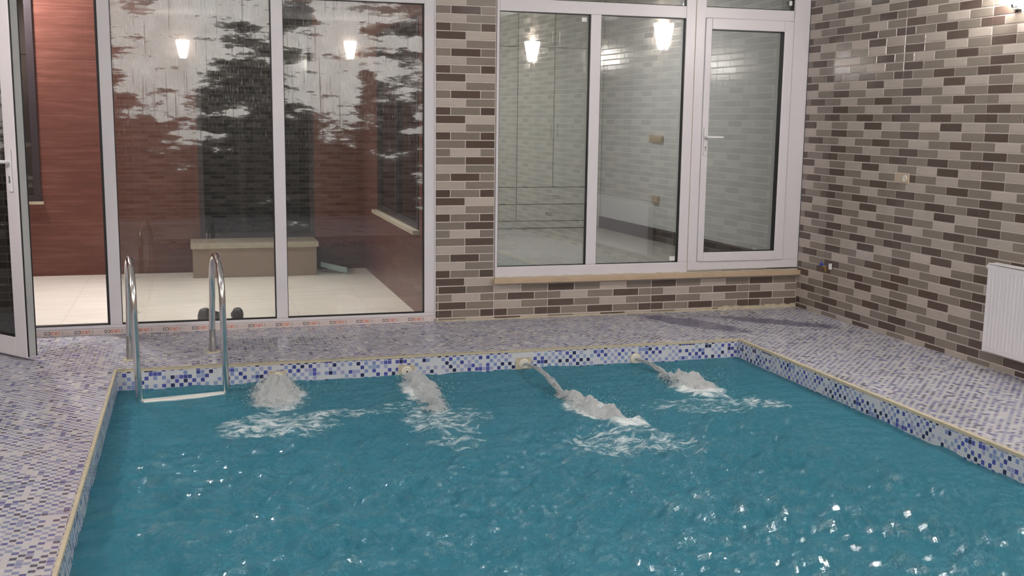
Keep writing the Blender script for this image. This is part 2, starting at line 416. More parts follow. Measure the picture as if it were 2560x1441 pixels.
PX0, PX1 = -3.229, -2.748
for k, row in enumerate(seq):
    zt = ztop - k * RP
    if zt > H: zt = H
    for a, b, t in row:
        u0 = -3.229 + (a-2) * .2385; u1 = -3.229 + (b-2) * .2385
        if ztop - k*RP <= H: rects.append((u0+.0035, u1-.0035, ztop-(k+1)*RP+.0036, ztop-k*RP-.0036, t))
SILL_B = .292
rects += brick_rects(PX0, -2.748, 0, .2794, .2794, RP, 'DEABC', -2.292, BW)
rects += brick_rects(-2.748, 0, 0, SILL_B, .2794, RP, 'DEABC', -2.292, BW)
rects += brick_rects(-2.748, 0, 2.985, H, 2.452, RP, 'EABCD', -2.292, BW)
rects += brick_rects(XL, PX0, 3.0, H, 2.452, RP, 'EABCD', -2.292, BW)
rects += brick_rects(XL, -6.88, 0, 3.0, 2.452, RP, 'EABCD', -2.292, BW)
backs = [(PX0, PX1, 0, H), (PX1, 0, 0, SILL_B), (PX1, 0, 2.985, H), (XL, PX0, 3.0, H), (XL, -6.88, 0, 3.0)]
wall_back = brick_wall('wall_back', rects, backs, lambda u, z, d: (u, -d, z))
RPR = .0628
rr = brick_rects(0, -YB, 0, H, 1.736, RPR, 'ABCDE', .406, .2265)
brick_wall('wall_right', rr, [(0, -YB, 0, H)], lambda u, z, d: (-d, -u, z))
rr = brick_rects(XL, 0, 0, H, 1.736, RPR, 'ABCDE', .2, .2265)
brick_wall('wall_front', rr, [(XL, 0, 0, H)], lambda u, z, d: (u, YB + d, z))
rr = brick_rects(0, -YB, 0, H, 1.736, RPR, 'ABCDE', .1, .2265)
brick_wall('wall_left', rr, [(0, -YB, 0, H)], lambda u, z, d: (XL + d, -u, z))
m = MB(); m.box(XL, YB, H, 0, 0, H + .1); S(m.build('ceiling', 'ceiling'))

# ------------------------------------------------------------------ deck, coping and pool basin
PXL, PXR, PYB, PYF = -5.542, -1.185, -1.188, -6.3
DEP = -1.45
m = MB()
for (x0, y0, x1, y1) in ((XL, YB, PXL, 0), (PXR, YB, 0, 0), (PXL, PYB, PXR, 0), (PXL, YB, PXR, PYF)):
    m.quad((x0,y0,0), (x1,y0,0), (x1,y1,0), (x0,y1,0))
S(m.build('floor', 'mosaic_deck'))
m = MB(); c = .016; cz = .0025
for (x0, y0, x1, y1) in ((PXL-c, PYB, PXR+.022, PYB+c), (PXL-c, PYF-c, PXR+.022, PYF), (PXL-c, PYF, PXL, PYB), (PXR, PYF, PXR+.030, PYB)):
    m.box(x0, y0, -.017, x1, y1, cz)
S(m.build('trim_1', 'mortar', bevel=.002))
m = MB(); g = .002
m.quad((PXL,PYB,DEP), (PXR,PYB,DEP), (PXR,PYB,-.0168), (PXL,PYB,-.0168))
m.quad((PXL,PYF,DEP), (PXR,PYF,DEP), (PXR,PYF,-.0168), (PXL,PYF,-.0168))
m.quad((PXL,PYF,DEP), (PXL,PYB,DEP), (PXL,PYB,-.0168), (PXL,PYF,-.0168))
m.quad((PXR,PYF,DEP), (PXR,PYB,DEP), (PXR,PYB,-.0168), (PXR,PYF,-.0168))
m.quad((PXL,PYF,DEP), (PXR,PYF,DEP), (PXR,PYB,DEP), (PXL,PYB,DEP))
S(m.build('pool_basin', 'mosaic_pool'))

# ------------------------------------------------------------------ water
WZ = -.135
FOAM = [ # cx, cy, rx, ry, strength
 (-4.57,-1.62,.20,.38,1.0), (-4.62,-2.22,.42,.30,.62), (-4.25,-2.05,.34,.16,.52), (-4.80,-2.30,.26,.16,.55),
 (-3.70,-1.68,.15,.36,1.0), (-3.70,-2.35,.30,.42,.58), (-3.88,-2.0,.22,.22,.42), (-3.55,-2.3,.22,.30,.50), (-3.72,-2.75,.24,.16,.5),
 (-2.79,-2.35,.17,.36,1.0), (-2.68,-2.70,.16,.14,.9), (-2.80,-2.95,.42,.30,.56), (-2.60,-3.08,.24,.32,.52), (-3.0,-3.15,.22,.2,.5),
 (-1.94,-2.02,.18,.30,1.0), (-1.95,-2.42,.46,.24,.50), (-1.72,-2.45,.26,.24,.52), (-2.25,-2.35,.22,.18,.42)]
def mk_water():
    m, nt, out = new_mat('pool water')
    co = N(nt, 'TexCoord').outputs['Object']
    sp = N(nt, 'SeparateXYZ'); nt.links.new(co, sp.inputs[0])
    warp = N(nt, 'VectorMath', operation='SCALE')
    nz = N(nt, 'TexNoise'); nt.links.new(co, nz.inputs['Vector']); nz.inputs['Scale'].default_value = 5; nz.inputs['Detail'].default_value = 3
    sb = N(nt, 'VectorMath', operation='SUBTRACT'); nt.links.new(nz.outputs['Color'], sb.inputs[0]); sb.inputs[1].default_value = (.5,.5,.5)
    nt.links.new(sb.outputs[0], warp.inputs[0]); warp.inputs['Scale'].default_value = .14
    ad = N(nt, 'VectorMath', operation='ADD'); nt.links.new(co, ad.inputs[0]); nt.links.new(warp.outputs[0], ad.inputs[1]); wc = ad.outputs[0]
    ws = N(nt, 'SeparateXYZ'); nt.links.new(wc, ws.inputs[0])
    tot = None
    for cx, cy, rx, ry, s in FOAM:
        q = M(nt, 'ADD', M(nt, 'POWER', M(nt, 'DIVIDE', M(nt, 'SUBTRACT', ws.outputs[0], cx), rx), 2), M(nt, 'POWER', M(nt, 'DIVIDE', M(nt, 'SUBTRACT', ws.outputs[1], cy), ry), 2))
        e = M(nt, 'MULTIPLY', M(nt, 'SUBTRACT', 1, smooth(nt, q, .15, 1.25)), s)
        tot = e if tot is None else M(nt, 'MAXIMUM', tot, e)
    lace = noise(nt, vscale(nt, wc, (6, 11, 1)), 2.4, 9, .74)
    lf = M(nt, 'ADD', M(nt, 'MULTIPLY', lace, 1.0), M(nt, 'MULTIPLY', tot, .40))
    foam = smooth(nt, lf, .65, .93)
    foam = M(nt, 'MULTIPLY', foam, smooth(nt, tot, .05, .3))
    foam = M(nt, 'MULTIPLY', foam, .85)
    rip = M(nt, 'ADD', noise(nt, vscale(nt, co, (1, 1.5, 1)), 26, 4, .6), M(nt, 'MULTIPLY', noise(nt, co, 85, 2), .22))
    nrm = bump(nt, rip, .9, .012)
    rf = N(nt, 'BsdfRefraction'); rf.inputs['IOR'].default_value = 1.33; rf.inputs['Roughness'].default_value = .02; rf.inputs['Color'].default_value = (.93, .98, .98, 1)
    nt.links.new(nrm, rf.inputs['Normal'])
    tr = N(nt, 'BsdfTransparent'); tr.inputs[0].default_value = (.9, .97, .97, 1)
    nr2 = bump(nt, M(nt, 'ADD', noise(nt, vscale(nt, co, (1, 1.9, 1)), 8, 7, .64), M(nt, 'MULTIPLY', noise(nt, co, 60, 3), .06)), 1.0, .11)
    gl = N(nt, 'BsdfGlossy'); gl.inputs['Roughness'].default_value = .06; nt.links.new(nr2, gl.inputs['Normal'])
    body = N(nt, 'BsdfDiffuse'); body.inputs[0].default_value = (.13, .60, .80, 1)   # cloudy, aerated water
    nt.links.new(nrm, body.inputs['Normal'])
    see = MIXS(nt, .36, rf.outputs[0], tr.outputs[0])
    sub = MIXS(nt, .31, see, body.outputs[0])
    fr = N(nt, 'Fresnel'); fr.inputs[0].default_value = 1.33; nt.links.new(nr2, fr.inputs['Normal'])
    surf = MIXS(nt, fr.outputs[0], sub, gl.outputs[0])
    fd = N(nt, 'BsdfDiffuse'); fd.inputs[0].default_value = (.84, .88, .88, 1)
    surf = MIXS(nt, foam, surf, fd.outputs[0])
    nt.links.new(surf, out.inputs[0])
    va = N(nt, 'VolumeAbsorption'); va.inputs['Color'].default_value = (.04, .64, .92, 1); va.inputs['Density'].default_value = .30
    nt.links.new(va.outputs[0], out.inputs[1])
    return m
MAT['water'] = mk_water()
rng = np.random.RandomState(11)
def wave_height(X, Y):
    hgt = np.zeros_like(X)
    wx = X + .05*np.sin(3.1*Y+1) + .03*np.sin(7*Y + 2*X); wy = Y + .05*np.sin(2.7*X+2) + .03*np.sin(6*X - 3*Y)
    for i in range(64):
        lam = .06 * 11 ** rng.rand(); k = 2*math.pi/lam
        th = rng.normal(math.pi/2 + .35, .75); ph = rng.rand()*6.28
        amp = .0028 * (lam/.4)**.72
        s = np.sin(k*(wx*math.cos(th) + wy*math.sin(th)) + ph)
        hgt += amp * (1 - np.abs(s)**.9*1.15 if i % 3 == 0 else s)
    return hgt
def bumpfield(X, Y):
    z = np.zeros_like(X)
    for cx, cy, rx, ry, s in FOAM:
        if s >= .9: z += .022*np.exp(-(((X-cx)/rx)**2 + ((Y-cy)/ry)**2))
    return z
st = .017
nx = int((PXR-PXL)/st); ny = int((PYB-PYF)/st)
xs = np.linspace(PXL+.0005, PXR-.0005, nx); ys = np.linspace(PYF+.0005, PYB-.0005, ny)
X, Y = np.meshgrid(xs, ys); hw = wave_height(X, Y); hw -= hw.mean()
calm = (1 + 1.3*np.clip((-2.3 - Y)/1.2, 0, 1)) * (np.clip((PYB - Y)/1.2, .2, 1) * .8 + .2) * np.clip((PXR - X)/.6, .16, 1) * np.clip((X - PXL)/.3, .3, 1)                                  # calmer under the back wall
Z = WZ + hw*calm + bumpfield(X, Y)
V = np.stack([X, Y, Z], -1).reshape(-1, 3).tolist()
idx = np.arange(nx*ny).reshape(ny, nx)
Fq = np.stack([idx[:-1,:-1], idx[:-1,1:], idx[1:,1:], idx[1:,:-1]], -1).reshape(-1, 4).tolist()
# close the body of water: skirt down and bottom
loop = list(idx[0,:]) + list(idx[1:,-1]) + list(idx[-1,-2::-1]) + list(idx[-2:0:-1,0])
nb = len(V); V += [[V[i][0], V[i][1], DEP+.002] for i in loop]
L_ = len(loop)
for a in range(L_):
    b = (a+1) % L_; Fq.append([int(loop[b]), int(loop[a]), nb+a, nb+b])
Fq.append([nb+a for a in range(L_)][::-1])
me = bpy.data.meshes.new('pool_water'); me.from_pydata(V, [], Fq); me.update(); me.materials.append(MAT['water'])
me.polygons.foreach_set('use_smooth', [True]*len(me.polygons)); me.set_sharp_from_angle(angle=math.radians(60))
water = bpy.data.objects.new('pool_water', me); C.objects.link(water)
tag(water, 'rippling turquoise water filling the tiled pool', 'water', kind='stuff')

# ------------------------------------------------------------------ glazed screen on the left (window_1) and its doorway
FT = 2.455
def bar(m, x0, z0, x1, z1, y0=0.0, y1=.062): m.box(x0, y0, z0, x1, y1, z1)
win1 = S(empty('window_1', (-5.57, 0, 0)))
m = MB(); bar(m, -6.86, .048, -3.232, .072); m.build('bottom_rail', 'upvc', win1, bevel=.004)
m = MB(); bar(m, -5.655, .072, -5.572, 3.0); m.build('mullion', 'upvc', win1, bevel=.004)
m = MB(); bar(m, -4.461, .072, -4.376, FT); m.build('mullion', 'upvc', win1, bevel=.004)
m = MB(); bar(m, -3.317, .072, -3.232, 3.0); m.build('mullion', 'upvc', win1, bevel=.004)
m = MB(); bar(m, -6.86, .072, -6.80, 3.0); m.build('mullion', 'upvc', win1, bevel=.004)
m = MB(); bar(m, -5.572, FT, -3.317, FT+.08); m.build('transom', 'upvc', win1, bevel=.004)
m = MB(); bar(m, -6.80, 2.62, -5.655, 2.70); m.build('transom', 'upvc', win1, bevel=.004)
m = MB(); bar(m, -6.80, 2.93, -3.232, 3.0); m.build('top_rail', 'upvc', win1, bevel=.004)
for (x0, x1, z0, z1) in ((-5.572,-4.461,.072,FT), (-4.376,-3.317,.072,FT), (-5.572,-3.317,FT+.08,2.93), (-6.80,-5.655,2.70,2.93)):
    m = MB(); m.box(x0+.004, .022, z0+.004, x1-.004, .028, z1-.004); p = m.build('pane', 'glass_fog', win1)
    g = MB(); t = .009
    g.box(x0,.004,z0,x0+.004,.034,z1); g.box(x1-t,.004,z0,x1,.034,z1); g.box(x0,.004,z0,x1,.034,z0+t); g.box(x0,.004,z1-t*.7,x1,.034,z1)
    g.build('gasket', 'gasket', p)
g = MB(); g.box(-5.672,.004,.072,-5.655,.055,2.62); g.box(-6.80,.002,.072,-5.655,.055,.079); g.build('gasket', 'gasket', win1)
# protective film tape with upside-down printed words
tape = MB(); tape.box(-6.86, -.003, 0.001, -3.236, .05, .048)
MAT['tape'] = plain('pinkish protective tape', (.66, .585, .57), .4, 0, .1, 8)
tp = tape.build('film_tape', 'tape', win1); tag(tp, 'pinkish white protective tape printed with upside-down words')
MAT['ink_black'] = plain('black ink', (.03, .03, .035), .5); MAT['ink_orange'] = plain('orange ink', (.62, .14, .07), .5)
MAT['ink_grey'] = plain('faded grey ink', (.36, .33, .34), .5); MAT['ink_pink'] = plain('faded pink ink', (.60, .33, .30), .5)
def text_mesh(s, size, bold=0.0):
    cu = bpy.data.curves.new('t', 'FONT'); cu.body = s; cu.size = size; cu.offset = bold; cu.resolution_u = 3
    o = bpy.data.objects.new('t', cu); C.objects.link(o); dg = bpy.context.evaluated_depsgraph_get(); dg.update()
    me = bpy.data.meshes.new_from_object(o.evaluated_get(dg)); v = [tuple(p.co) for p in me.vertices]; f = [tuple(p.vertices) for p in me.polygons]
    bpy.data.objects.remove(o); bpy.data.curves.remove(cu); bpy.data.meshes.remove(me)
    return v, f
glyph = {ch: text_mesh(ch, .034, .0007) for ch in 'EUROC'}
inks = {'E': MB(), 'U': MB(), 'O': MB(), 'S': MB()}
def put(mb, ch, xr, zt, sx=1.0):       # upside-down: x runs to the left, z downwards from zt
    v, f = glyph[ch]; mb.add([(xr - p[0]*sx, -.0034, zt - p[1]) for p in v], f)
x = -3.26; 
word = [('E','E'),('U','U'),('R','U'),('O','U'),('C','O'),('O','O')]
xw = -3.34
while xw > -6.75:
    for i, (ch, ink) in enumerate(word): put(inks[ink], ch, xw + .0 - i*.0215 + .02, .0365, .82)
    # faint looping squiggle between the words
    pts = []
    for k in range(26):
        a = k/25; pts.append((xw - .125 - a*.062, .024 + .008*math.sin(a*26) * (1-.4*a)))
    for a, b in zip(pts, pts[1:]):
        inks['S'].quad((a[0], -.0034, a[1]-.0014), (b[0], -.0034, b[1]-.0014), (b[0], -.0034, b[1]+.0014), (a[0], -.0034, a[1]+.0014))
    xw -= .2045
for k, mt in (('E','ink_grey'), ('U','ink_orange'), ('O','ink_black'), ('S','ink_pink')): inks[k].build('printed_lettering', mt, tp)

# ------------------------------------------------------------------ open white door on the far left (door_1)
hx, hy = -6.805, 0.0; dv = Vector((.6497, -.7602, 0)); LEN = 1.069
door1 = S(empty('door_1', (hx, hy, 0)))
def leaf_pt(t, n, z): p = Vector((hx, hy, 0)) + dv*t + Vector((.7602, .6497, 0))*n; return (p.x, p.y, z)   # n: away from the viewer side
def lbox(m, t0, t1, z0, z1, n0=0.0, n1=.066):
    vs = [leaf_pt(t, n, z) for z in (z0, z1) for t, n in ((t0,n0),(t1,n0),(t1,n1),(t0,n1))]
    m.add(vs, [(0,3,2,1),(4,5,6,7),(0,1,5,4),(1,2,6,5),(2,3,7,6),(3,0,4,7)])
LT = 2.62
m = MB(); lbox(m, LEN-.125, LEN, .02, LT); m.build('stile', 'upvc', door1, bevel=.005)
m = MB(); lbox(m, .02, .14, .02, LT); m.build('stile', 'upvc', door1, bevel=.005)
m = MB(); lbox(m, .14, LEN-.125, .02, .145); lbox(m, .14, LEN-.125, LT-.12, LT); m.build('rail', 'upvc', door1, bevel=.004)
m = MB(); lbox(m, LEN+.0005, LEN+.006, .03, LT-.01, .008, .060); m.build('edge_profile', 'upvc_grey', door1)
m = MB(); lbox(m, LEN+.001, LEN+.011, .03, LT-.01, .004, .009); lbox(m, LEN+.001, LEN+.010, .03, LT-.01, .061, .066)
lbox(m, LEN-.129, LEN-.124, .145, LT-.12, .008, .05); lbox(m, .14, LEN-.125, .143, .149, .008, .05); m.build('gasket', 'gasket', door1)
m = MB(); lbox(m, .14, LEN-.129, .149, LT-.12, .03, .036); m.build('pane', 'glass_door', door1)
m = MB(); lbox(m, LEN-.082, LEN-.046, 1.10, 1.37, -.012, 0); hp = m.build('handle_plate', 'white_paint', door1, bevel=.004)
m = MB(); c0 = Vector(leaf_pt(LEN-.062, -.012, 1.29)); c1 = Vector(leaf_pt(LEN-.062, -.05, 1.29)); c2 = Vector(leaf_pt(LEN-.19, -.055, 1.29))
m.tube([c0, c1, c1 + (c2-c1)*.15, c2], [.011, .011, .011, .010], 12); m.build('handle', 'white_paint', hp, smooth=True)
m = MB(); lbox(m, LEN-.070, LEN-.058, 1.155, 1.20, -.0135, -.012); m.build('keyhole', 'steel_dull', hp)

# ------------------------------------------------------------------ right window (window_2), door_2 and sill
WB, WT, TB, TT = .423, 2.427, 2.524, 2.93
win2 = S(empty('window_2', (-1.9, 0, .33)))
m = MB(); bar(m, -2.745, .332, -1.055, WB); m.build('bottom_rail', 'upvc', win2, bevel=.004)
m = MB(); bar(m, -2.745, WB, -2.722, 2.985); m.build('jamb', 'upvc', win2, bevel=.003)
m = MB(); bar(m, -1.970, WB, -1.880, WT); m.build('mullion', 'upvc', win2, bevel=.005)
m = MB(); bar(m, -1.145, WB, -1.058, 2.985); m.build('jamb', 'upvc', win2, bevel=.005)
m = MB(); bar(m, -2.722, WT, -1.145, TB); m.build('transom', 'upvc', win2, bevel=.004)
m = MB(); bar(m, -2.722, TT, -1.145, 2.985); m.build('top_rail', 'upvc', win2, bevel=.004)
for k, (x0, x1, z0, z1) in enumerate(((-2.722,-1.970,WB,WT), (-1.880,-1.145,WB,WT), (-2.722,-1.145,TB,TT))):
    m = MB(); cx = (x0+x1)/2; hwid = (x1-x0)/2 - .004; th = math.radians(2.1)
    vs = []
    for zz in (z0+.004, z1-.004):
        for a, b in ((-hwid, -.003), (hwid, -.003), (hwid, .003), (-hwid, .003)):
            vs.append((cx + a*math.cos(th) - b*math.sin(th), .026 + a*math.sin(th) + b*math.cos(th), zz))
    m.add(vs, [(0,3,2,1),(4,5,6,7),(0,1,5,4),(1,2,6,5),(2,3,7,6),(3,0,4,7)])
    p = m.build('pane', 'glass_tint', win2)
    g = MB(); t = .006
    g.box(x0,.006,z0,x0+.003,.040,z1); g.box(x1-t,.003,z0,x1,.040,z1); g.box(x0,.004,z0,x1,.040,z0+t*.7); g.box(x0,.004,z1-t,x1,.040,z1)
    g.build('gasket', 'gasket', p)
door2 = S(empty('door_2', (-.56, 0, .42)))
m = MB(); bar(m, -1.056, .352, -.002, .424); bar(m, -1.056, .424, -.972, 2.985); bar(m, -.158, .424, -.004, 2.985)
bar(m, -.972, 2.438, -.158, TB); bar(m, -.972, TT, -.158, 2.985); m.build('frame', 'upvc', door2, bevel=.004)
lf = MB(); y0, y1 = -.012, .055
lf.box(-.970, y0, .426, -.914, y1, 2.434); lf.box(-.245, y0, .426, -.160, y1, 2.434); lf.box(-.914, y0, .426, -.245, y1, .502); lf.box(-.914, y0, 2.348, -.245, y1, 2.434)
lo = lf.build('leaf', 'upvc', door2, bevel=.005)
m = MB(); th = math.radians(2.9); vs = []
for zz in (.504, 2.346):
    for a, b in ((-.330, -.003), (.330, -.003), (.330, .003), (-.330, .003)): vs.append((-.5795 + a*math.cos(th) - b*math.sin(th), .024 + a*math.sin(th) + b*math.cos(th), zz))
m.add(vs, [(0,3,2,1),(4,5,6,7),(0,1,5,4),(1,2,6,5),(2,3,7,6),(3,0,4,7)])
p = m.build('pane', 'glass_tint', lo)
g = MB(); g.box(-.914,0,.502,-.910,.04,2.348); g.box(-.2545,-.006,.502,-.245,.04,2.348); g.box(-.914,0,.502,-.245,.04,.508); g.box(-.914,0,2.340,-.245,.04,2.348); g.build('gasket', 'gasket', lo)
m = MB(); m.box(-.970, .022, TB+.004, -.160, .028, TT-.004); p2 = m.build('pane', 'glass_tint', door2)
g = MB(); g.box(-.166,.004,TB,-.158,.04,TT); g.box(-.972,.004,TB,-.158,.04,TB+.005); g.build('gasket', 'gasket', p2)
g = MB(); g.box(-.9735,-.002,.426,-.9705,.03,2.436); g.box(-.1595,-.002,.426,-.1565,.03,2.436); g.box(-.9735,-.002,2.434,-.1565,.03,2.4375); g.build('leaf_gap', 'upvc_grey', door2)
m = MB(); m.box(-.957, -.022, 1.315, -.925, -.012, 1.545); hp = m.build('handle_plate', 'white_paint', lo, bevel=.004)
m = MB(); m.tube([(-.941,-.022,1.47), (-.941,-.055,1.47), (-.925,-.062,1.47), (-.80,-.062,1.468)], [.011,.011,.011,.0095], 12); m.build('handle', 'white_paint', hp, smooth=True)
m = MB(); m.lathe([(.0085,0),(.0085,.0015)], (-.941,-.0235,1.385), (0,1,0), 16); m.box(-.9445,-.0235,1.355,-.9375,-.022,1.382); m.build('keyhole', 'steel_dull', hp)
m = MB(); m.box(-2.7485, -.0012, .34, -2.7445, .01, 2.98); m.build('edge_gap', 'dark_board', win2)
# sealant joint between the two frames
m = MB(); m.box(-1.0582, -.001, .36, -1.0558, .02, 2.98); m.build('sealant_joint', 'travertine', win2)
m = MB()
m.box(-2.762, -.058, .292, -.002, .06, .332); S(m.build('trim_2', 'travertine', bevel=.004))
m = MB(); r5 = random.Random(5)
prev = None
for i in range(70):
    x0 = -2.74 + i*(2.735/70); hh = .0035 + r5.random()*.006
    m.box(x0, -.009 - r5.random()*.004, .331, x0 + 2.735/70, 0.0, .334 + hh)
S(m.build('trim_3', 'pale_stone'))
# mortar fillet along the foot of the back wall
m = MB()
for i in range(64):
    x0 = -3.22 + i*(3.21/64); a = .006 + (.018 if x0 > -1.0 else .003) * r5.random() + (.012 if x0 > -.8 else 0)
    m.box(x0, -.012 - r5.random()*.008, 0.0, x0 + 3.21/64 + .001, -.002, a)
S(m.build('trim_4', 'mortar'))
# beige seal bead at the left edge of the pier
m = MB()
for i in range(90):
    z0 = .02 + i*.033; wv = .002 + r5.random()*.006
    m.box(-3.234 - .002, -.005 - r5.random()*.004, z0, -3.232 + wv*.6, .0, z0 + .033)
S(m.build('trim_5', 'upvc'))

# stickers on the glass
def sticker(x0, z0, x1, z1, label, y=.0205):
    m = MB(); m.box(x0, y-.0008, z0, x1, y, z1); o = m.build('glass_sticker', 'sticker', origin=((x0+x1)/2, y, z0)); tag(o, label, 'sticker')
sticker(-1.213, .437, -1.163, .472, 'small white sticker low in the right corner of the middle glass pane')
sticker(-2.040, 2.370, -1.998, 2.402, 'whitish paper sticker high on the left glass pane of the brick wall window', .022)
sticker(-.200, 2.568, -.172, 2.605, 'small white sticker on the glass above the white door')

# ------------------------------------------------------------------ pool ladder
lad = empty('pool_ladder', (-5.15, -1.2, 0))
tag(lad, 'stainless steel pool ladder with two curved handrails at the back edge of the pool', 'ladder')
def rail(fx, fy, bx, by, topz):
    f = Vector((fx, fy, 0)); b = Vector((bx, by, 0)); path = []
    for z in np.linspace(-1.12, -.2, 5): path.append((fx + (z+.14)*-.02, fy + .03*(z+.14), z))
    for z in np.linspace(-.1, .42, 6): path.append((fx - .012*(z+.14)/.56, fy, z))
    f = Vector(path[-1]); f.z = 0; b2 = Vector((bx + .006, by - .012, 0))
    for i in range(1, 24):
        a = math.pi * i / 24; t = (1 - math.cos(a)) / 2; s = math.sin(a) ** .82
        p = f.lerp(b2, t); path.append((p.x, p.y, .42 + (topz - .42) * s))
    path.append((b2.x, b2.y, .40)); path.append((bx, by, .2)); path.append((bx, by, .012))
    m = MB(); m.tube(path, .0205, 20); return m.build('handrail', 'steel', lad, smooth=True)
r1 = rail(-5.397, -1.505, -5.475, -.90, .705); r2 = rail(-4.879, -1.405, -4.948, -.775, .70)
for (bx, by) in ((-5.475,-.90), (-4.948,-.775)):
    m = MB(); m.lathe([(.024,.0005),(.024,.09),(.0212,.10),(.0212,.16)], (bx, by, .001), (0,0,1), 20); m.build('anchor_socket', 'steel_dull', lad, smooth=True)
    m = MB(); m.lathe([(.05,.0003),(.047,.004),(.028,.006)], (bx, by, .0), (0,0,1), 22); m.build('anchor_flange', 'mortar', lad, smooth=True)
e1 = Vector((-5.397,-1.505,0)); e2 = Vector((-4.879,-1.405,0)); dd = (e2-e1).normalized(); nn = Vector((dd.y, -dd.x, 0))
for k, z in enumerate((-.128, -.40, -.67, -.94)):
    m = MB(); a = e1 + dd*.018; b = e2 - dd*.018
    vs = []
    for zz in (z-.024, z):
        for p, q in ((a, -.035), (b, -.035), (b, .04), (a, .04)): vs.append((p.x + nn.x*q, p.y + nn.y*q, zz))
    m.add(vs, [(0,3,2,1),(4,5,6,7),(0,1,5,4),(1,2,6,5),(2,3,7,6),(3,0,4,7)]); m.build('step', 'step', lad, bevel=.006)

# ------------------------------------------------------------------ four wall jets
jets = [(-4.545, 'round ivory jet nozzle nearest the ladder, foaming straight down'), (-3.685, 'round ivory jet nozzle second from the ladder, in a beige mortar square'),
        (-2.851, 'round ivory jet nozzle third from the ladder, shooting a long arc'), (-2.009, 'round ivory jet nozzle nearest the right pool corner')]
jz = [-.105, -.110, -.100, -.106]
for i, (jx, lab) in enumerate(jets):
    n = empty('jet_nozzle', (jx, PYB, jz[i])); tag(n, lab, 'nozzle', 'pool jet nozzles in the back pool wall')
    c = (jx, PYB - .0015, jz[i])
    m = MB(); m.lathe([(.036,0),(.036,.006),(.033,.009),(.026,.010),(.025,.007),(.018,.007),(.017,.011),(.008,.013),(.0075,.006)], c, (0,-1,0), 32)
    m.build('flange', 'ivory', n, smooth=True)
    m = MB(); m.lathe([(.006,.007),(.006,.0075)], c, (0,-1,0), 16); m.build('orifice', 'black', n)
    m = MB()
    if i < 3: m.box(jx-.060, PYB-.0035, jz[i]-.05, jx+.055, PYB-.0003, jz[i]+.045)
    else: m.lathe([(.043,0),(.042,.002)], (jx, PYB, jz[i]), (0,-1,0), 24)
    m.build('mortar_patch', 'mortar', n)

def mk_foam(name, dens, thr):
    m, nt, out = new_mat(name)
    co = N(nt, 'TexCoord').outputs['Object']
    nz = noise(nt, vscale(nt, co, (1, .8, 1.4)), 48, 7, .80)
    ed = N(nt, 'Attribute', attribute_name='edge').outputs['Fac']
    a = M(nt, 'ADD', M(nt, 'MULTIPLY', ed, .60), M(nt, 'MULTIPLY', M(nt, 'SUBTRACT', nz, .5), 1.9))
    a = M(nt, 'MULTIPLY', smooth(nt, a, thr, thr+.28), dens)
    df = N(nt, 'BsdfDiffuse'); df.inputs[0].default_value = (.92, .93, .93, 1)
    tl = N(nt, 'BsdfTranslucent'); tl.inputs[0].default_value = (.90, .92, .93, 1)
    gl = N(nt, 'BsdfGlossy'); gl.inputs['Roughness'].default_value = .25
    b = bump(nt, nz, .8, .02); nt.links.new(b, df.inputs['Normal']); nt.links.new(b, gl.inputs['Normal'])
    s = MIXS(nt, .45, df.outputs[0], tl.outputs[0]); s = MIXS(nt, .06, s, gl.outputs[0])
    tr = N(nt, 'BsdfTransparent')
    nt.links.new(MIXS(nt, a, tr.outputs[0], s), out.inputs[0]); return m
MAT['foam'] = mk_foam('white splash foam', .92, .16)
def vnoise(x, y, seed):
    r = np.random.RandomState(seed); h = np.zeros_like(x)
    for i in range(26):
        lam = .03 * (6 ** r.rand()); k = 6.28/lam; th = r.rand()*6.28
        h += (lam/.1)**.8 * np.sin(k*(x*math.cos(th)+y*math.sin(th)) + r.rand()*6.28 + 1.3*np.sin(9*y+5*x+i))
    return h/6
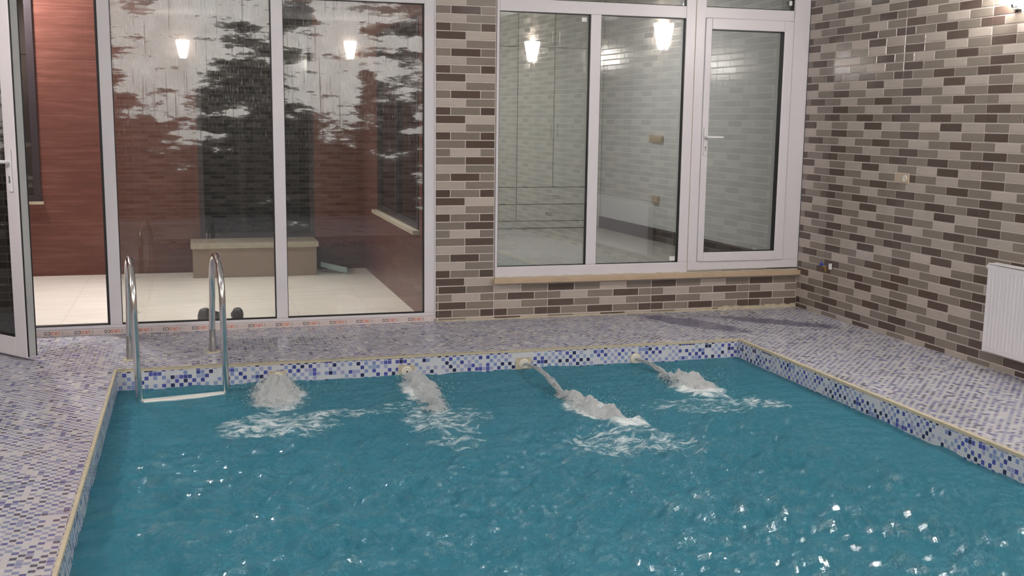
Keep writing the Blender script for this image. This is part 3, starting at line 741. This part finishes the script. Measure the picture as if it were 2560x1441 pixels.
def splash(spine, label, stream=None, seed=1):
    """spine: list of (x, y, half_width, height) heaps of foam along the water; stream: arc of water from the nozzle"""
    sp = np.array([s_[:2] for s_ in spine]); wd = np.array([s_[2] for s_ in spine]); hg = np.array([s_[3] for s_ in spine])
    x0, x1 = (sp[:,0]-wd*1.5).min(), (sp[:,0]+wd*1.5).max(); y0, y1 = (sp[:,1]-wd*1.5).min(), min((sp[:,1]+wd*1.5).max(), PYB-.006)
    s = .008; gx = np.arange(x0, x1, s); gy = np.arange(y0, y1, s); X, Y = np.meshgrid(gx, gy)
    best = np.zeros_like(X); hh = np.zeros_like(X)
    for i in range(len(spine)-1):
        for t in np.linspace(0, 1, 10):
            p = sp[i]*(1-t)+sp[i+1]*t; w_ = wd[i]*(1-t)+wd[i+1]*t; h_ = hg[i]*(1-t)+hg[i+1]*t
            q = np.exp(-(((X-p[0])**2+(Y-p[1])**2)/(w_*w_))*1.3); best = np.maximum(best, q); hh = np.maximum(hh, h_*q)
    nz = vnoise(X, Y, seed); Zf = WZ - .006 + hh*(1+.34*nz) + .010*nz*best
    base = len(X)
    verts = []; faces = []; edge = []
    ok = best > .10
    ids = -np.ones(X.shape, int); 
    for j in range(X.shape[0]):
        for i in range(X.shape[1]):
            if ok[j,i]: ids[j,i] = len(verts); verts.append((X[j,i], Y[j,i], float(Zf[j,i]))); edge.append(float(min(1.15, 1.25*best[j,i]**1.25)))
    for j in range(X.shape[0]-1):
        for i in range(X.shape[1]-1):
            q = (ids[j,i], ids[j,i+1], ids[j+1,i+1], ids[j+1,i])
            if min(q) >= 0: faces.append(tuple(int(v) for v in q))
    def addtube(path, rs, n=12, ed=.75):
        b = MB(); b.tube(path, rs, n, caps=False); k = len(verts); verts.extend(b.v); faces.extend(tuple(v+k for v in f) for f in b.f); edge.extend([ed]*len(b.v))
    r = random.Random(seed)
    if stream:
        for rep in range(4):
            path = []; rs = []
            n = 26; (sx, sy, sz), (ex, ey, ez), rise = stream
            ox, oy = r.uniform(-.006,.006), r.uniform(-.006,.006)
            for i in range(n+1):
                t = i/n; path.append((sx+(ex-sx)*t + ox*t*2 + .004*math.sin(19*t+rep*2), sy+(ey-sy)*t, sz+(ez-sz)*t + rise*4*t*(1-t) + oy*t*2 + .004*math.sin(15*t+rep)))
                rs.append((.007+.010*t)*(1+.25*math.sin(23*t+rep*1.7)))
            addtube(path, rs, 10, .50)
    # flying drops
    for i in range(420):
        a = r.random()*(len(spine)-1); k = int(a); t = a-k
        px = sp[k][0]*(1-t)+sp[k+1][0]*t + r.gauss(0,.62)*wd[k]*1.3; py = sp[k][1]*(1-t)+sp[k+1][1]*t + r.gauss(0,.55)*wd[k]*1.2
        if py > PYB-.02: continue
        pz = WZ + .005 + abs(r.gauss(0,.5))*hg[k]*1.1; rr_ = r.uniform(.0012,.0036)
        b = MB(); b.add([(px+rr_,py,pz),(px-rr_,py,pz),(px,py+rr_,pz),(px,py-rr_,pz),(px,py,pz+rr_*1.4),(px,py,pz-rr_*1.4)], [(0,2,4),(2,1,4),(1,3,4),(3,0,4),(2,0,5),(1,2,5),(3,1,5),(0,3,5)])
        kk = len(verts); verts.extend(b.v); faces.extend(tuple(v+kk for v in f) for f in b.f); edge.extend([1.3]*len(b.v))
    me = bpy.data.meshes.new('foam_splash'); o0 = (spine[0][0], spine[0][1], WZ)
    me.from_pydata([(a-o0[0], b-o0[1], c_-o0[2]) for a, b, c_ in verts], [], faces); me.update(); me.materials.append(MAT['foam'])
    at = me.attributes.new('edge', 'FLOAT', 'POINT'); at.data.foreach_set('value', edge)
    me.polygons.foreach_set('use_smooth', [True]*len(me.polygons))
    o = bpy.data.objects.new('foam_splash', me); o.location = o0; C.objects.link(o)
    tag(o, label, 'splash', 'foaming splashes from the pool jets')
splash([(-4.56,-1.26,.10,.05), (-4.58,-1.50,.17,.105), (-4.59,-1.75,.17,.08)], 'round heap of white foam nearest the ladder', None, 3)
splash([(-3.675,-1.27,.07,.04), (-3.665,-1.50,.11,.075), (-3.66,-1.80,.10,.06), (-3.69,-2.1,.10,.03)], 'upright plume of white foam second from the ladder', None, 5)
splash([(-2.86,-1.98,.05,.03), (-2.80,-2.20,.10,.07), (-2.76,-2.42,.13,.06), (-2.70,-2.66,.09,.03)], 'long diagonal splash of white foam fed by a long arc of water', ((-2.851,PYB-.012,-.100), (-2.845,-2.02,-.12), .045), 8)
splash([(-1.975,-1.66,.07,.04), (-1.93,-1.86,.15,.085), (-1.91,-2.10,.14,.05)], 'rounded white foam splash nearest the right pool corner', ((-2.009,PYB-.012,-.106), (-1.975,-1.66,-.12), .02), 9)

# ------------------------------------------------------------------ radiator
rad = empty('radiator', (-.065, -2.48, .13)); tag(rad, 'white ribbed panel radiator mounted low on the right brick wall', 'radiator')
ry0, ry1, rz0, rz1 = -2.47, -4.05, .13, .712
m = MB(); vs = []; prof = []; n = int((ry0-ry1)/.0333)
yy = ry0 - .012
prof.append((yy, -.098))
while yy - .0333 > ry1 + .012:
    prof += [(yy-.006, -.098), (yy-.010, -.093), (yy-.0165, -.093), (yy-.0205, -.098), (yy-.0333, -.098)]; yy -= .0333
for a, b in zip(prof, prof[1:]): m.quad((a[1],a[0],rz0+.035), (b[1],b[0],rz0+.035), (b[1],b[0],rz1-.045), (a[1],a[0],rz1-.045))
m.box(-.098, ry0-.012, rz0+.006, -.086, ry1+.012, rz0+.035); m.box(-.098, ry0-.012, rz1-.045, -.086, ry1+.012, rz1-.010)
m.build('front_panel', 'radiator', rad)
m = MB(); m.box(-.086, ry0-.02, rz0+.01, -.082, ry1+.02, rz1-.02); m.box(-.048, ry0-.02, rz0+.01, -.040, ry1+.02, rz1-.02); m.build('water_panel', 'radiator', rad)
for yb in (ry0, ry1+.012): m = MB(); m.box(-.100, yb, rz0, -.034, yb-.012, rz1); m.build('side_cover', 'radiator', rad, bevel=.003)
m = MB()
m.box(-.100, ry0, rz1-.004, -.092, ry1, rz1+.003); m.box(-.042, ry0, rz1-.004, -.034, ry1, rz1+.003)
y_ = ry0
while y_ > ry1: m.box(-.092, y_, rz1-.003, -.042, y_-.008, rz1+.001); y_ -= .024
m.build('top_grille', 'radiator', rad)
m = MB(); m.lathe([(.017,0),(.019,.006),(.019,.03),(.015,.038)], (-.066, ry0+.001, rz1-.030), (0,1,0), 20); m.build('valve_cap', 'white_paint', rad, smooth=True)
m = MB(); m.lathe([(.013,0),(.013,.018),(.010,.022)], (-.066, ry0+.001, rz0+.045), (0,1,0), 20); m.build('drain_cap', 'white_paint', rad, smooth=True)
for yb in (-2.75, -3.75): m = MB(); m.box(-.040, yb, rz0+.02, -.0032, yb-.03, rz1-.03); m.build('wall_bracket', 'radiator', rad)

# ------------------------------------------------------------------ small things on the right wall
so = empty('wall_socket', (-.003, -1.38, 1.16)); tag(so, 'beige double plate with a round socket on the right brick wall', 'socket')
m = MB(); m.box(-.003, -1.300, 1.165, -.012, -1.470, 1.240); m.build('cover_plate', 'beige_plastic', so, bevel=.003)
m = MB(); m.lathe([(.024,0),(.024,.004),(.021,.004),(.020,.001)], (-.012, -1.425, 1.2025), (-1,0,0), 24); m.build('round_insert', 'ivory', so, smooth=True)
m = MB(); m.lathe([(.0025,0),(.0025,.0006)], (-.0135,-1.418,1.2025), (-1,0,0), 8); m.lathe([(.0025,0),(.0025,.0006)], (-.0135,-1.434,1.2025), (-1,0,0), 8); m.build('pin_hole', 'black', so)
tp_ = empty('water_tap', (-.003, -.49, .42)); tag(tp_, 'small brass tap stub with blue lever low on right wall near the corner', 'tap')
m = MB(); m.tube([(-.003,-.50,.415), (-.05,-.50,.415)], .0095, 14); m.tube([(-.038,-.50,.415),(-.038,-.50,.385)], .009, 14); m.tube([(-.038,-.43,.415),(-.038,-.50,.415)], .008, 14); m.build('tap_body', 'brass', tp_, smooth=True)
m = MB(); m.box(-.060, -.455, .428, -.032, -.425, .442); m.box(-.050, -.444, .415, -.040, -.436, .460); m.build('lever', 'blue_plastic', tp_, bevel=.002)
m = MB(); m.tube([(-.02,-.535,.405),(-.02,-.535,.452)], .015, 14); m.build('plug_cap', 'white_paint', tp_, smooth=True)

# ------------------------------------------------------------------ wall lamps
def sconce(base, nrm, label, group='wall lamps of the pool room', ht=.27, mat='sconce_glow'):
    """half-shell glass shade; base = point on the wall at the foot of the shade, nrm = out of the wall"""
    e = empty('wall_lamp', base); tag(e, label, 'lamp', group)
    n = Vector(nrm); t = Vector((-n.y, n.x, 0)); b = Vector(base)
    m = MB(); K = 9; A = 18; vs = []
    for k in range(K+1):
        f = k/K; r = .042 + .056*min(1, f*1.15)**.8; z = f*ht; dep = .028 + .055*f**.7
        for a in range(A+1):
            an = math.pi*a/A; p = b + t*(r*math.cos(an)) + n*(.022 + dep*math.sin(an)) + Vector((0,0,z)); vs.append(p)
    fs = []
    for k in range(K):
        for a in range(A): fs.append((k*(A+1)+a, k*(A+1)+a+1, (k+1)*(A+1)+a+1, (k+1)*(A+1)+a))
        fs.append((k*(A+1)+A, k*(A+1), (k+1)*(A+1), (k+1)*(A+1)+A))
    fs.append(tuple(range(A+1))); fs.append(tuple(K*(A+1)+a for a in range(A+1))[::-1])
    m.add(vs, fs); m.build('lamp_shade', mat, e, smooth=True)
    m = MB(); q = [b + t*s1*.03 + n*d + Vector((0,0,z)) for z in (-.03, .05) for s1, d in ((-1,.0035),(1,.0035),(1,.02),(-1,.02))]
    m.add(q, [(0,3,2,1),(4,5,6,7),(0,1,5,4),(1,2,6,5),(2,3,7,6),(3,0,4,7)]); m.build('bracket', 'steel_dull', e)
    m = MB(); m.tube([b + n*.015 + Vector((0,0,-.005)), b + n*.05 + Vector((0,0,-.012)), b + n*.055 + Vector((0,0,.004))], .009, 10); m.build('bracket_arm', 'steel_dull', e, smooth=True)
sconce((0, -2.44, 2.352), (-1, 0, 0), 'glowing glass wall lamp at the top right, on the brick wall above the radiator')
sconce((0, -6.2, 2.39), (-1, 0, 0), 'glowing glass wall lamp farther along the right wall, seen only mirrored in the window')
sconce((-5.13, YB, 2.45), (0, 1, 0), 'glowing glass wall lamp behind the viewer, mirrored in the left misted pane', mat='sconce_glow_rear')
sconce((-2.58, YB, 2.51), (0, 1, 0), 'glowing glass wall lamp behind the viewer, mirrored in the right misted pane', mat='sconce_glow_rear')
sconce((XL, -2.2, 2.42), (1, 0, 0), 'glowing glass wall lamp on the left wall near the open door')  # this lamp and the next are added for more sideways light
sconce((XL, -6.2, 2.42), (1, 0, 0), 'glowing glass wall lamp on the left wall nearer the viewer')
for k, (lx, ly) in enumerate(((-4.95,-2.95), (-6.4,-6.4), (-3.3,-4.6), (-1.2,-3.0), (-1.2,-6.4))):  # unseen lamps added for soft overall light and water glints
    e = empty('ceiling_lamp', (lx, ly, H)); tag(e, ['square ceiling lamp over the ladder end of the pool', 'square ceiling lamp over the left deck behind the viewer', 'square ceiling lamp over the middle of the pool', 'square ceiling lamp over the right deck near the corner', 'square ceiling lamp over the right deck behind the viewer'][k], 'lamp', 'ceiling lamps of the pool room')
    m = MB(); m.box(lx-.14, ly-.14, H-.03, lx+.14, ly+.14, H-.001); m.build('housing', 'white_paint', e, bevel=.004)
    m = MB(); m.box(lx-.12, ly-.12, H-.034, lx+.12, ly+.12, H-.030); m.build('diffuser', 'panel_glow', e)

# ------------------------------------------------------------------ courtyard beyond the left glass
m = MB(); m.quad((-9.5,.062,0), (-3.3,.062,0), (-3.3,3.2,0), (-9.5,3.2,0)); m.box(-9.5,0.05,-.1,-3.24,.08,-.002); S(m.build('courtyard_floor', 'yard_floor'))
m = MB(); YW = 3.2
for (x0, x1, z0, z1) in ((-9.5,-8.1,0,3.6), (-8.1,-6.47,0,.742), (-8.1,-6.47,2.9,3.6), (-6.47,-4.99,0,3.6), (-4.99,-3.825,2.75,3.6), (-3.825,-3.3,0,3.6)):
    m.box(x0, YW, z0, x1, YW+.1, z1)
S(m.build('courtyard_wall_back', 'wood_tile'))
m = MB()
for (y0, y1, z0, z1) in ((.066,.30,0,3.6), (.30,2.32,0,.70), (.30,2.32,2.4,3.6), (2.32,3.2,0,3.6)): m.box(-3.3, y0, z0, -3.2, y1, z1)
m2 = m; S(m2.build('courtyard_wall_right', 'wood_tile'))
m = MB(); m.box(-9.6,.07,0,-9.5,3.3,3.6); S(m.build('courtyard_wall_left', 'wood_tile'))
m = MB(); m.box(-9.6,.07,3.6,-3.1,3.4,3.7); S(m.build('courtyard_ceiling', 'brown_plain'))
# window in the courtyard back wall
w3 = S(empty('window_3', (-7.3, YW, .74)))
m = MB(); m.box(-8.1,YW-.02,.742,-6.47,YW+.06,.80); m.box(-6.54,YW-.02,.80,-6.47,YW+.06,2.9); m.box(-8.1,YW-.02,.80,-8.03,YW+.06,2.9); m.box(-8.03,YW-.02,2.83,-6.54,YW+.06,2.9); m.build('frame', 'dark_frame', w3, bevel=.004)
m = MB(); m.box(-8.12,YW-.05,.715,-6.45,YW,.742); m.build('sill', 'pale_stone', w3)
# faintly lit store room behind that window
MAT['clear'] = glass_mat('clear night glass', (.8, .8, .8), 1.0)
m = MB(); m.box(-8.03,YW+.02,.80,-6.54,YW+.026,2.83); m.build('pane', 'clear', w3)
m = MB(); m.box(-8.2,YW+.9,0,-6.3,YW+1.0,2.2); m.box(-8.2,YW+.88,2.2,-6.3,YW+1.0,3.2)
S(m.build('wall_store', 'brown_plain'))
ch = empty('patio_chair', (-6.72, YW+.45, .5)); tag(ch, 'pale chair back with rounded dark opening behind the courtyard window', 'chair')
m = MB()
def ring(cx, cz, hw_, hh_, y, t=.035, d=.03, n=40):
    outer = []; inner = []
    for i in range(n):
        a = 2*math.pi*i/n; ca, sa = math.cos(a), math.sin(a)
        f = lambda v, p: math.copysign(abs(v)**p, v)
        outer.append((cx + (hw_+t)*f(ca,.45), cz + (hh_+t)*f(sa,.45))); inner.append((cx + hw_*f(ca,.55), cz + hh_*f(sa,.55)))
    vs = [(p[0], y, p[1]) for p in outer] + [(p[0], y, p[1]) for p in inner] + [(p[0], y+d, p[1]) for p in outer] + [(p[0], y+d, p[1]) for p in inner]
    fs = []
    for i in range(n): j = (i+1) % n; fs += [(i,j,n+j,n+i), (2*n+i,3*n+i,3*n+j,2*n+j), (i,2*n+i,2*n+j,j), (n+i,n+j,3*n+j,3*n+i)]
    m.add(vs, fs)
ring(-6.56, 1.12, .10, .15, YW+.3); m.build('backrest', 'white_paint', ch)
m = MB(); m.box(-6.75,YW+.2,.86,-6.38,YW+.55,.90); m.build('seat', 'white_paint', ch, bevel=.01)
for sx_ in (-6.72,-6.42):
    for sy_ in (.23,.5): m = MB(); m.tube([(sx_,YW+sy_,0),(sx_,YW+sy_,.86)], .012, 8); m.build('leg', 'white_paint', ch)
# window in the courtyard side wall
w4 = S(empty('window_4', (-3.3, 1.3, .7)))
m = MB(); X4 = -3.3
m.box(X4-.01,.30,.70,X4+.06,2.32,.75); m.box(X4-.01,.30,.75,X4+.06,.36,2.4); m.box(X4-.01,2.26,.75,X4+.06,2.32,2.4); m.box(X4-.01,1.28,.75,X4+.06,1.33,2.4); m.box(X4-.01,.36,2.34,X4+.06,2.26,2.4); m.build('frame', 'dark_frame', w4, bevel=.004)
m = MB(); m.box(X4+.02,.36,.75,X4+.03,2.26,2.34); m.build('pane', 'dark_glass', w4)
m = MB(); m.box(X4-.06,.26,.665,X4,2.36,.70); m.build('sill', 'pale_stone', w4, bevel=.003)
# dark glass door above the bench
d3 = S(empty('door_3', (-4.4, YW, .35)))
m = MB(); m.box(-4.99,YW+.0,.35,-4.94,YW+.07,2.75); m.box(-3.875,YW,.35,-3.825,YW+.07,2.75); m.box(-4.94,YW,2.70,-3.875,YW+.07,2.75); m.box(-4.94,YW,.35,-3.875,YW+.07,.40); m.build('frame', 'dark_frame', d3)
m = MB(); m.box(-4.94,YW+.03,.40,-3.875,YW+.04,2.70); m.build('pane', 'dark_glass', d3)
bn = empty('stone_bench', (-4.46, 2.97, 0)); tag(bn, 'low beige masonry bench with pale slab top in the courtyard', 'bench')
m = MB(); m.box(-5.07, 2.76, 0.001, -3.86, 3.198, .292); m.build('base', 'bench', bn)
m = MB(); m.box(-5.085, 2.735, .292, -3.84, 3.198, .345); m.build('seat_slab', 'pale_stone', bn, bevel=.006)
def shoe(cx, cy, rot, tilt, label):
    o = empty('shoe', (cx, cy, 0)); tag(o, label, 'shoe', 'pair of black shoes by the glass'); o.rotation_euler = (0, 0, rot)
    sec = [(-.125,.018,.05,.03), (-.115,.036,.078,.045), (-.09,.043,.098,.05), (-.05,.042,.098,.05), (-.01,.041,.085,.045), (.04,.046,.068,.04), (.09,.049,.055,.035), (.13,.040,.042,.03), (.15,.020,.028,.02)]
    def shell(z0, k, zs):
        m = MB(); n = 18; vs = []
        for (y, w_, hh, _) in sec:
            for i in range(n):
                a = 2*math.pi*i/n; ca, sa = math.cos(a), math.sin(a)
                vs.append((w_*k*(abs(ca)**.8)*(1 if ca > 0 else -1), y*k, z0 + (hh*1.15*zs if z0 > .01 else .018)*(.5+.5*(abs(sa)**.8)*(1 if sa > 0 else -1))))
        fs = []
        for s_ in range(len(sec)-1):
            for i in range(n): j = (i+1) % n; fs.append((s_*n+i, s_*n+j, (s_+1)*n+j, (s_+1)*n+i))
        fs.append(tuple(range(n))[::-1]); fs.append(tuple((len(sec)-1)*n+i for i in range(n))); m.add(vs, fs); return m
    for nm, mb, mt in (('upper', shell(.014, 1.0, 1.0), 'shoe'), ('sole', shell(.001, 1.06, 1.0), 'black')):
        me_o = mb.build(nm, mt, None, smooth=True); me_o.parent = o; me_o.location = (0, 0, 0)
shoe(-4.742, .30, 0.0, 0, 'black shoe, heel to the glass, right one of the pair behind the ladder')
shoe(-4.955, .33, -.5, 0, 'black shoe turned aside, left one of the pair behind the ladder')
m = MB(); m.box(-3.78,2.75,.10,-3.50,2.77,.16); o = m.build('plastic_board', 'pale_sheet', origin=(-3.64,2.76,.10)); 
bpy.data.objects.remove(o)
m = MB(); m.add([(-3.80,2.95,.105),(-3.55,2.80,.045),(-3.55,2.80,.105),(-3.80,2.95,.150),(-3.79,3.0,.105),(-3.54,2.85,.045),(-3.54,2.85,.105),(-3.79,3.0,.150),
    (-3.70,2.9,.0),(-3.62,2.86,.0)], [(0,1,2,3),(7,6,5,4),(0,4,5,1),(3,2,6,7),(0,3,7,4),(1,5,6,2)]); m.v = m.v[:8]
o = m.build('plastic_sheet', 'pale_sheet', origin=(-3.67,2.9,.045)); o.location.z = .0; tag(o, 'small pale blue sheet lying beside the courtyard bench', 'sheet')
for k, (lx, ly) in enumerate(((-6.3,.95), (-5.0,1.05), (-4.0,1.0))):  # added beams, narrowed to light the floor and spare the walls
    e = empty('downlight', (lx, ly, 3.6)); tag(e, ['recessed courtyard downlight nearest the open door', 'recessed courtyard downlight behind the left misted pane', 'recessed courtyard downlight behind the right misted pane'][k], 'lamp', 'courtyard downlights')
    m = MB(); m.lathe([(.075,0),(.075,-.012),(.06,-.014)], (lx,ly,3.599), (0,0,1), 24); m.build('rim', 'steel_dull', e, smooth=True)
    m = MB(); m.lathe([(.055,-.0145),(.055,-.0155)], (lx,ly,3.599), (0,0,1), 24); m.build('lens', 'yard_glow', e)
    ld = bpy.data.lights.new('downlight_beam', 'SPOT'); ld.energy = DOWN_W * (.68, .82, .9)[k]; ld.spot_size = math.radians(66); ld.spot_blend = .6; ld.shadow_soft_size = .05; ld.color = (1, .95, .90)
    lo_ = bpy.data.objects.new('downlight_beam', ld); C.objects.link(lo_); lo_.parent = e; lo_.location = (0, 0, -.03)
e = empty('pendant_lamp', (-7.0, 2.62, 3.6)); tag(e, 'round glass pendant lamp hanging in the courtyard left of the open door', 'lamp')  # added lamp, out of view, brightens the wall behind the doorway
m = MB(); m.lathe([(.02,-.12),(.085,-.085),(.12,0),(.085,.085),(.02,.12)], (-7.0,2.62,3.02), (0,0,1), 28); m.build('globe', emit('glowing glass globe', (1, .93, .88), 105), e, smooth=True)
m = MB(); m.tube([(-7.0,2.62,3.14),(-7.0,2.62,3.599)], .006, 8); m.build('cord', 'black', e)

# ------------------------------------------------------------------ room beyond the right window
FZ = .336
m = MB(); m.box(-3.1, .062, FZ-.05, .2, 4.5, FZ); S(m.build('inner_floor', 'inner_floor'))
m = MB(); m.box(-3.1, .062, 3.0, .2, 4.6, 3.1); S(m.build('inner_ceiling', 'ceiling'))
m = MB(); m.box(-3.1, .07, FZ, -3.0, 4.4, 3.0); m.box(-3.1, 4.35, FZ, .2, 4.45, 3.0); S(m.build('wall_inner_left', 'inner_wall'))
def wx_(y): return -.411 + (3.673 - y) * .0477
m = MB(); ya, yb = .07, 4.35
m.add([(wx_(ya),ya,FZ),(wx_(yb),yb,FZ),(wx_(yb),yb,3.0),(wx_(ya),ya,3.0),(.15,ya,FZ),(.15,yb,FZ),(.15,yb,3.0),(.15,ya,3.0)], [(0,1,2,3),(4,7,6,5),(0,3,7,4),(1,5,6,2),(0,4,5,1),(3,2,6,7)])
S(m.build('wall_inner_right', 'inner_wall'))
m = MB(); bt = FZ+.135
yb2 = 3.745
m.add([(wx_(ya)-.014,ya,FZ),(wx_(yb2)-.014,yb2,FZ),(wx_(yb2)-.014,yb2,bt),(wx_(ya)-.014,ya,bt),(wx_(ya)-.001,ya,FZ),(wx_(yb2)-.001,yb2,FZ),(wx_(yb2)-.001,yb2,bt),(wx_(ya)-.001,ya,bt)], [(0,1,2,3),(4,7,6,5),(0,3,7,4),(1,5,6,2),(0,4,5,1),(3,2,6,7)])
S(m.build('baseboard_right', 'dark_board'))
YC = 3.75
wr = empty('wardrobe', (-1.7, YC+.3, FZ)); tag(wr, 'tall white built-in wardrobe with drawers behind the window', 'wardrobe')
m = MB(); m.box(-2.995, YC+.02, FZ+.002, -.46, YC+.58, 2.99); m.build('body', 'wardrobe', wr)
m = MB(); m.box(-2.995, YC+.006, FZ+.008, -.42, YC+.02, .418); m.build('plinth', 'wardrobe', wr)
gp = .0055
cols = [(-2.895,-2.335),(-2.335,-1.455),(-1.455,-.575)]
for ci, (x0, x1) in enumerate(cols):
    for (z0, z1) in ((.422,.617), (.617,.816)):
        m = MB(); m.box(x0+gp, YC, z0+gp, x1-gp, YC+.018, z1-gp); dr = m.build('drawer', 'wardrobe', wr, bevel=.0015)
        cx = (x0+x1)/2; m = MB(); zc = (z0+z1)/2; m.tube([(cx-.075,YC-.001,zc),(cx-.075,YC-.025,zc),(cx+.075,YC-.025,zc),(cx+.075,YC-.001,zc)], .005, 8); m.build('handle', 'steel_dull', dr)
    xm = (x0+x1)/2
    for (z0, z1, hz0, hz1) in ((.816,2.410,1.395,1.55), (2.410,2.985,2.447,2.584)):
        for (a, b, hx_) in ((x0, xm, xm-.040), (xm, x1, xm+.044)):
            m = MB(); m.box(a+gp, YC, z0+gp, b-gp, YC+.018, z1-gp); dr = m.build('door', 'wardrobe', wr, bevel=.0015)
            m = MB(); m.tube([(hx_,YC-.001,hz0),(hx_,YC-.025,hz0),(hx_,YC-.025,hz1),(hx_,YC-.001,hz1)], .005, 8); m.build('handle', 'steel', dr)
m = MB(); m.box(-.572, YC, .42, -.42, YC+.018, 2.985); m.build('filler_panel', 'wardrobe', wr)
def plate(y0, y1, z0, z1, nkeys, name, label, cat):
    yc = (y0+y1)/2; xx = wx_(yc); e = empty(name, (xx-.001, yc, z0)); tag(e, label, cat)
    m = MB(); m.box(xx-.016, y0, z0, xx-.001, y1, z1); m.build('cover_plate', 'beige_plastic', e, bevel=.002)
    st_ = (y1-y0)/nkeys
    for k in range(nkeys):
        m = MB(); m.box(xx-.021, y0+st_*k+.012, z0+.014, xx-.016, y0+st_*(k+1)-.012, z1-.014); m.build('rocker' if name == 'light_switch' else 'outlet_insert', 'beige_plastic', e, bevel=.001)
plate(2.16, 2.50, 1.373, 1.447, 4, 'light_switch', 'wide beige switch plate on the pale wall seen through the window', 'switch')
plate(2.21, 2.38, .735, .812, 1, 'power_outlet', 'small beige outlet low on the pale wall seen through the window', 'socket')
e = empty('inner_room_lamp', (-1.6, 1.8, 3.0)); tag(e, 'flat ceiling lamp of the room beyond the window', 'lamp')
m = MB(); m.box(-2.0,1.4,2.97,-1.2,2.2,2.998); m.build('housing', 'white_paint', e)
m = MB(); m.box(-1.97,1.43,2.965,-1.23,2.17,2.970); m.build('diffuser', 'inner_glow', e)
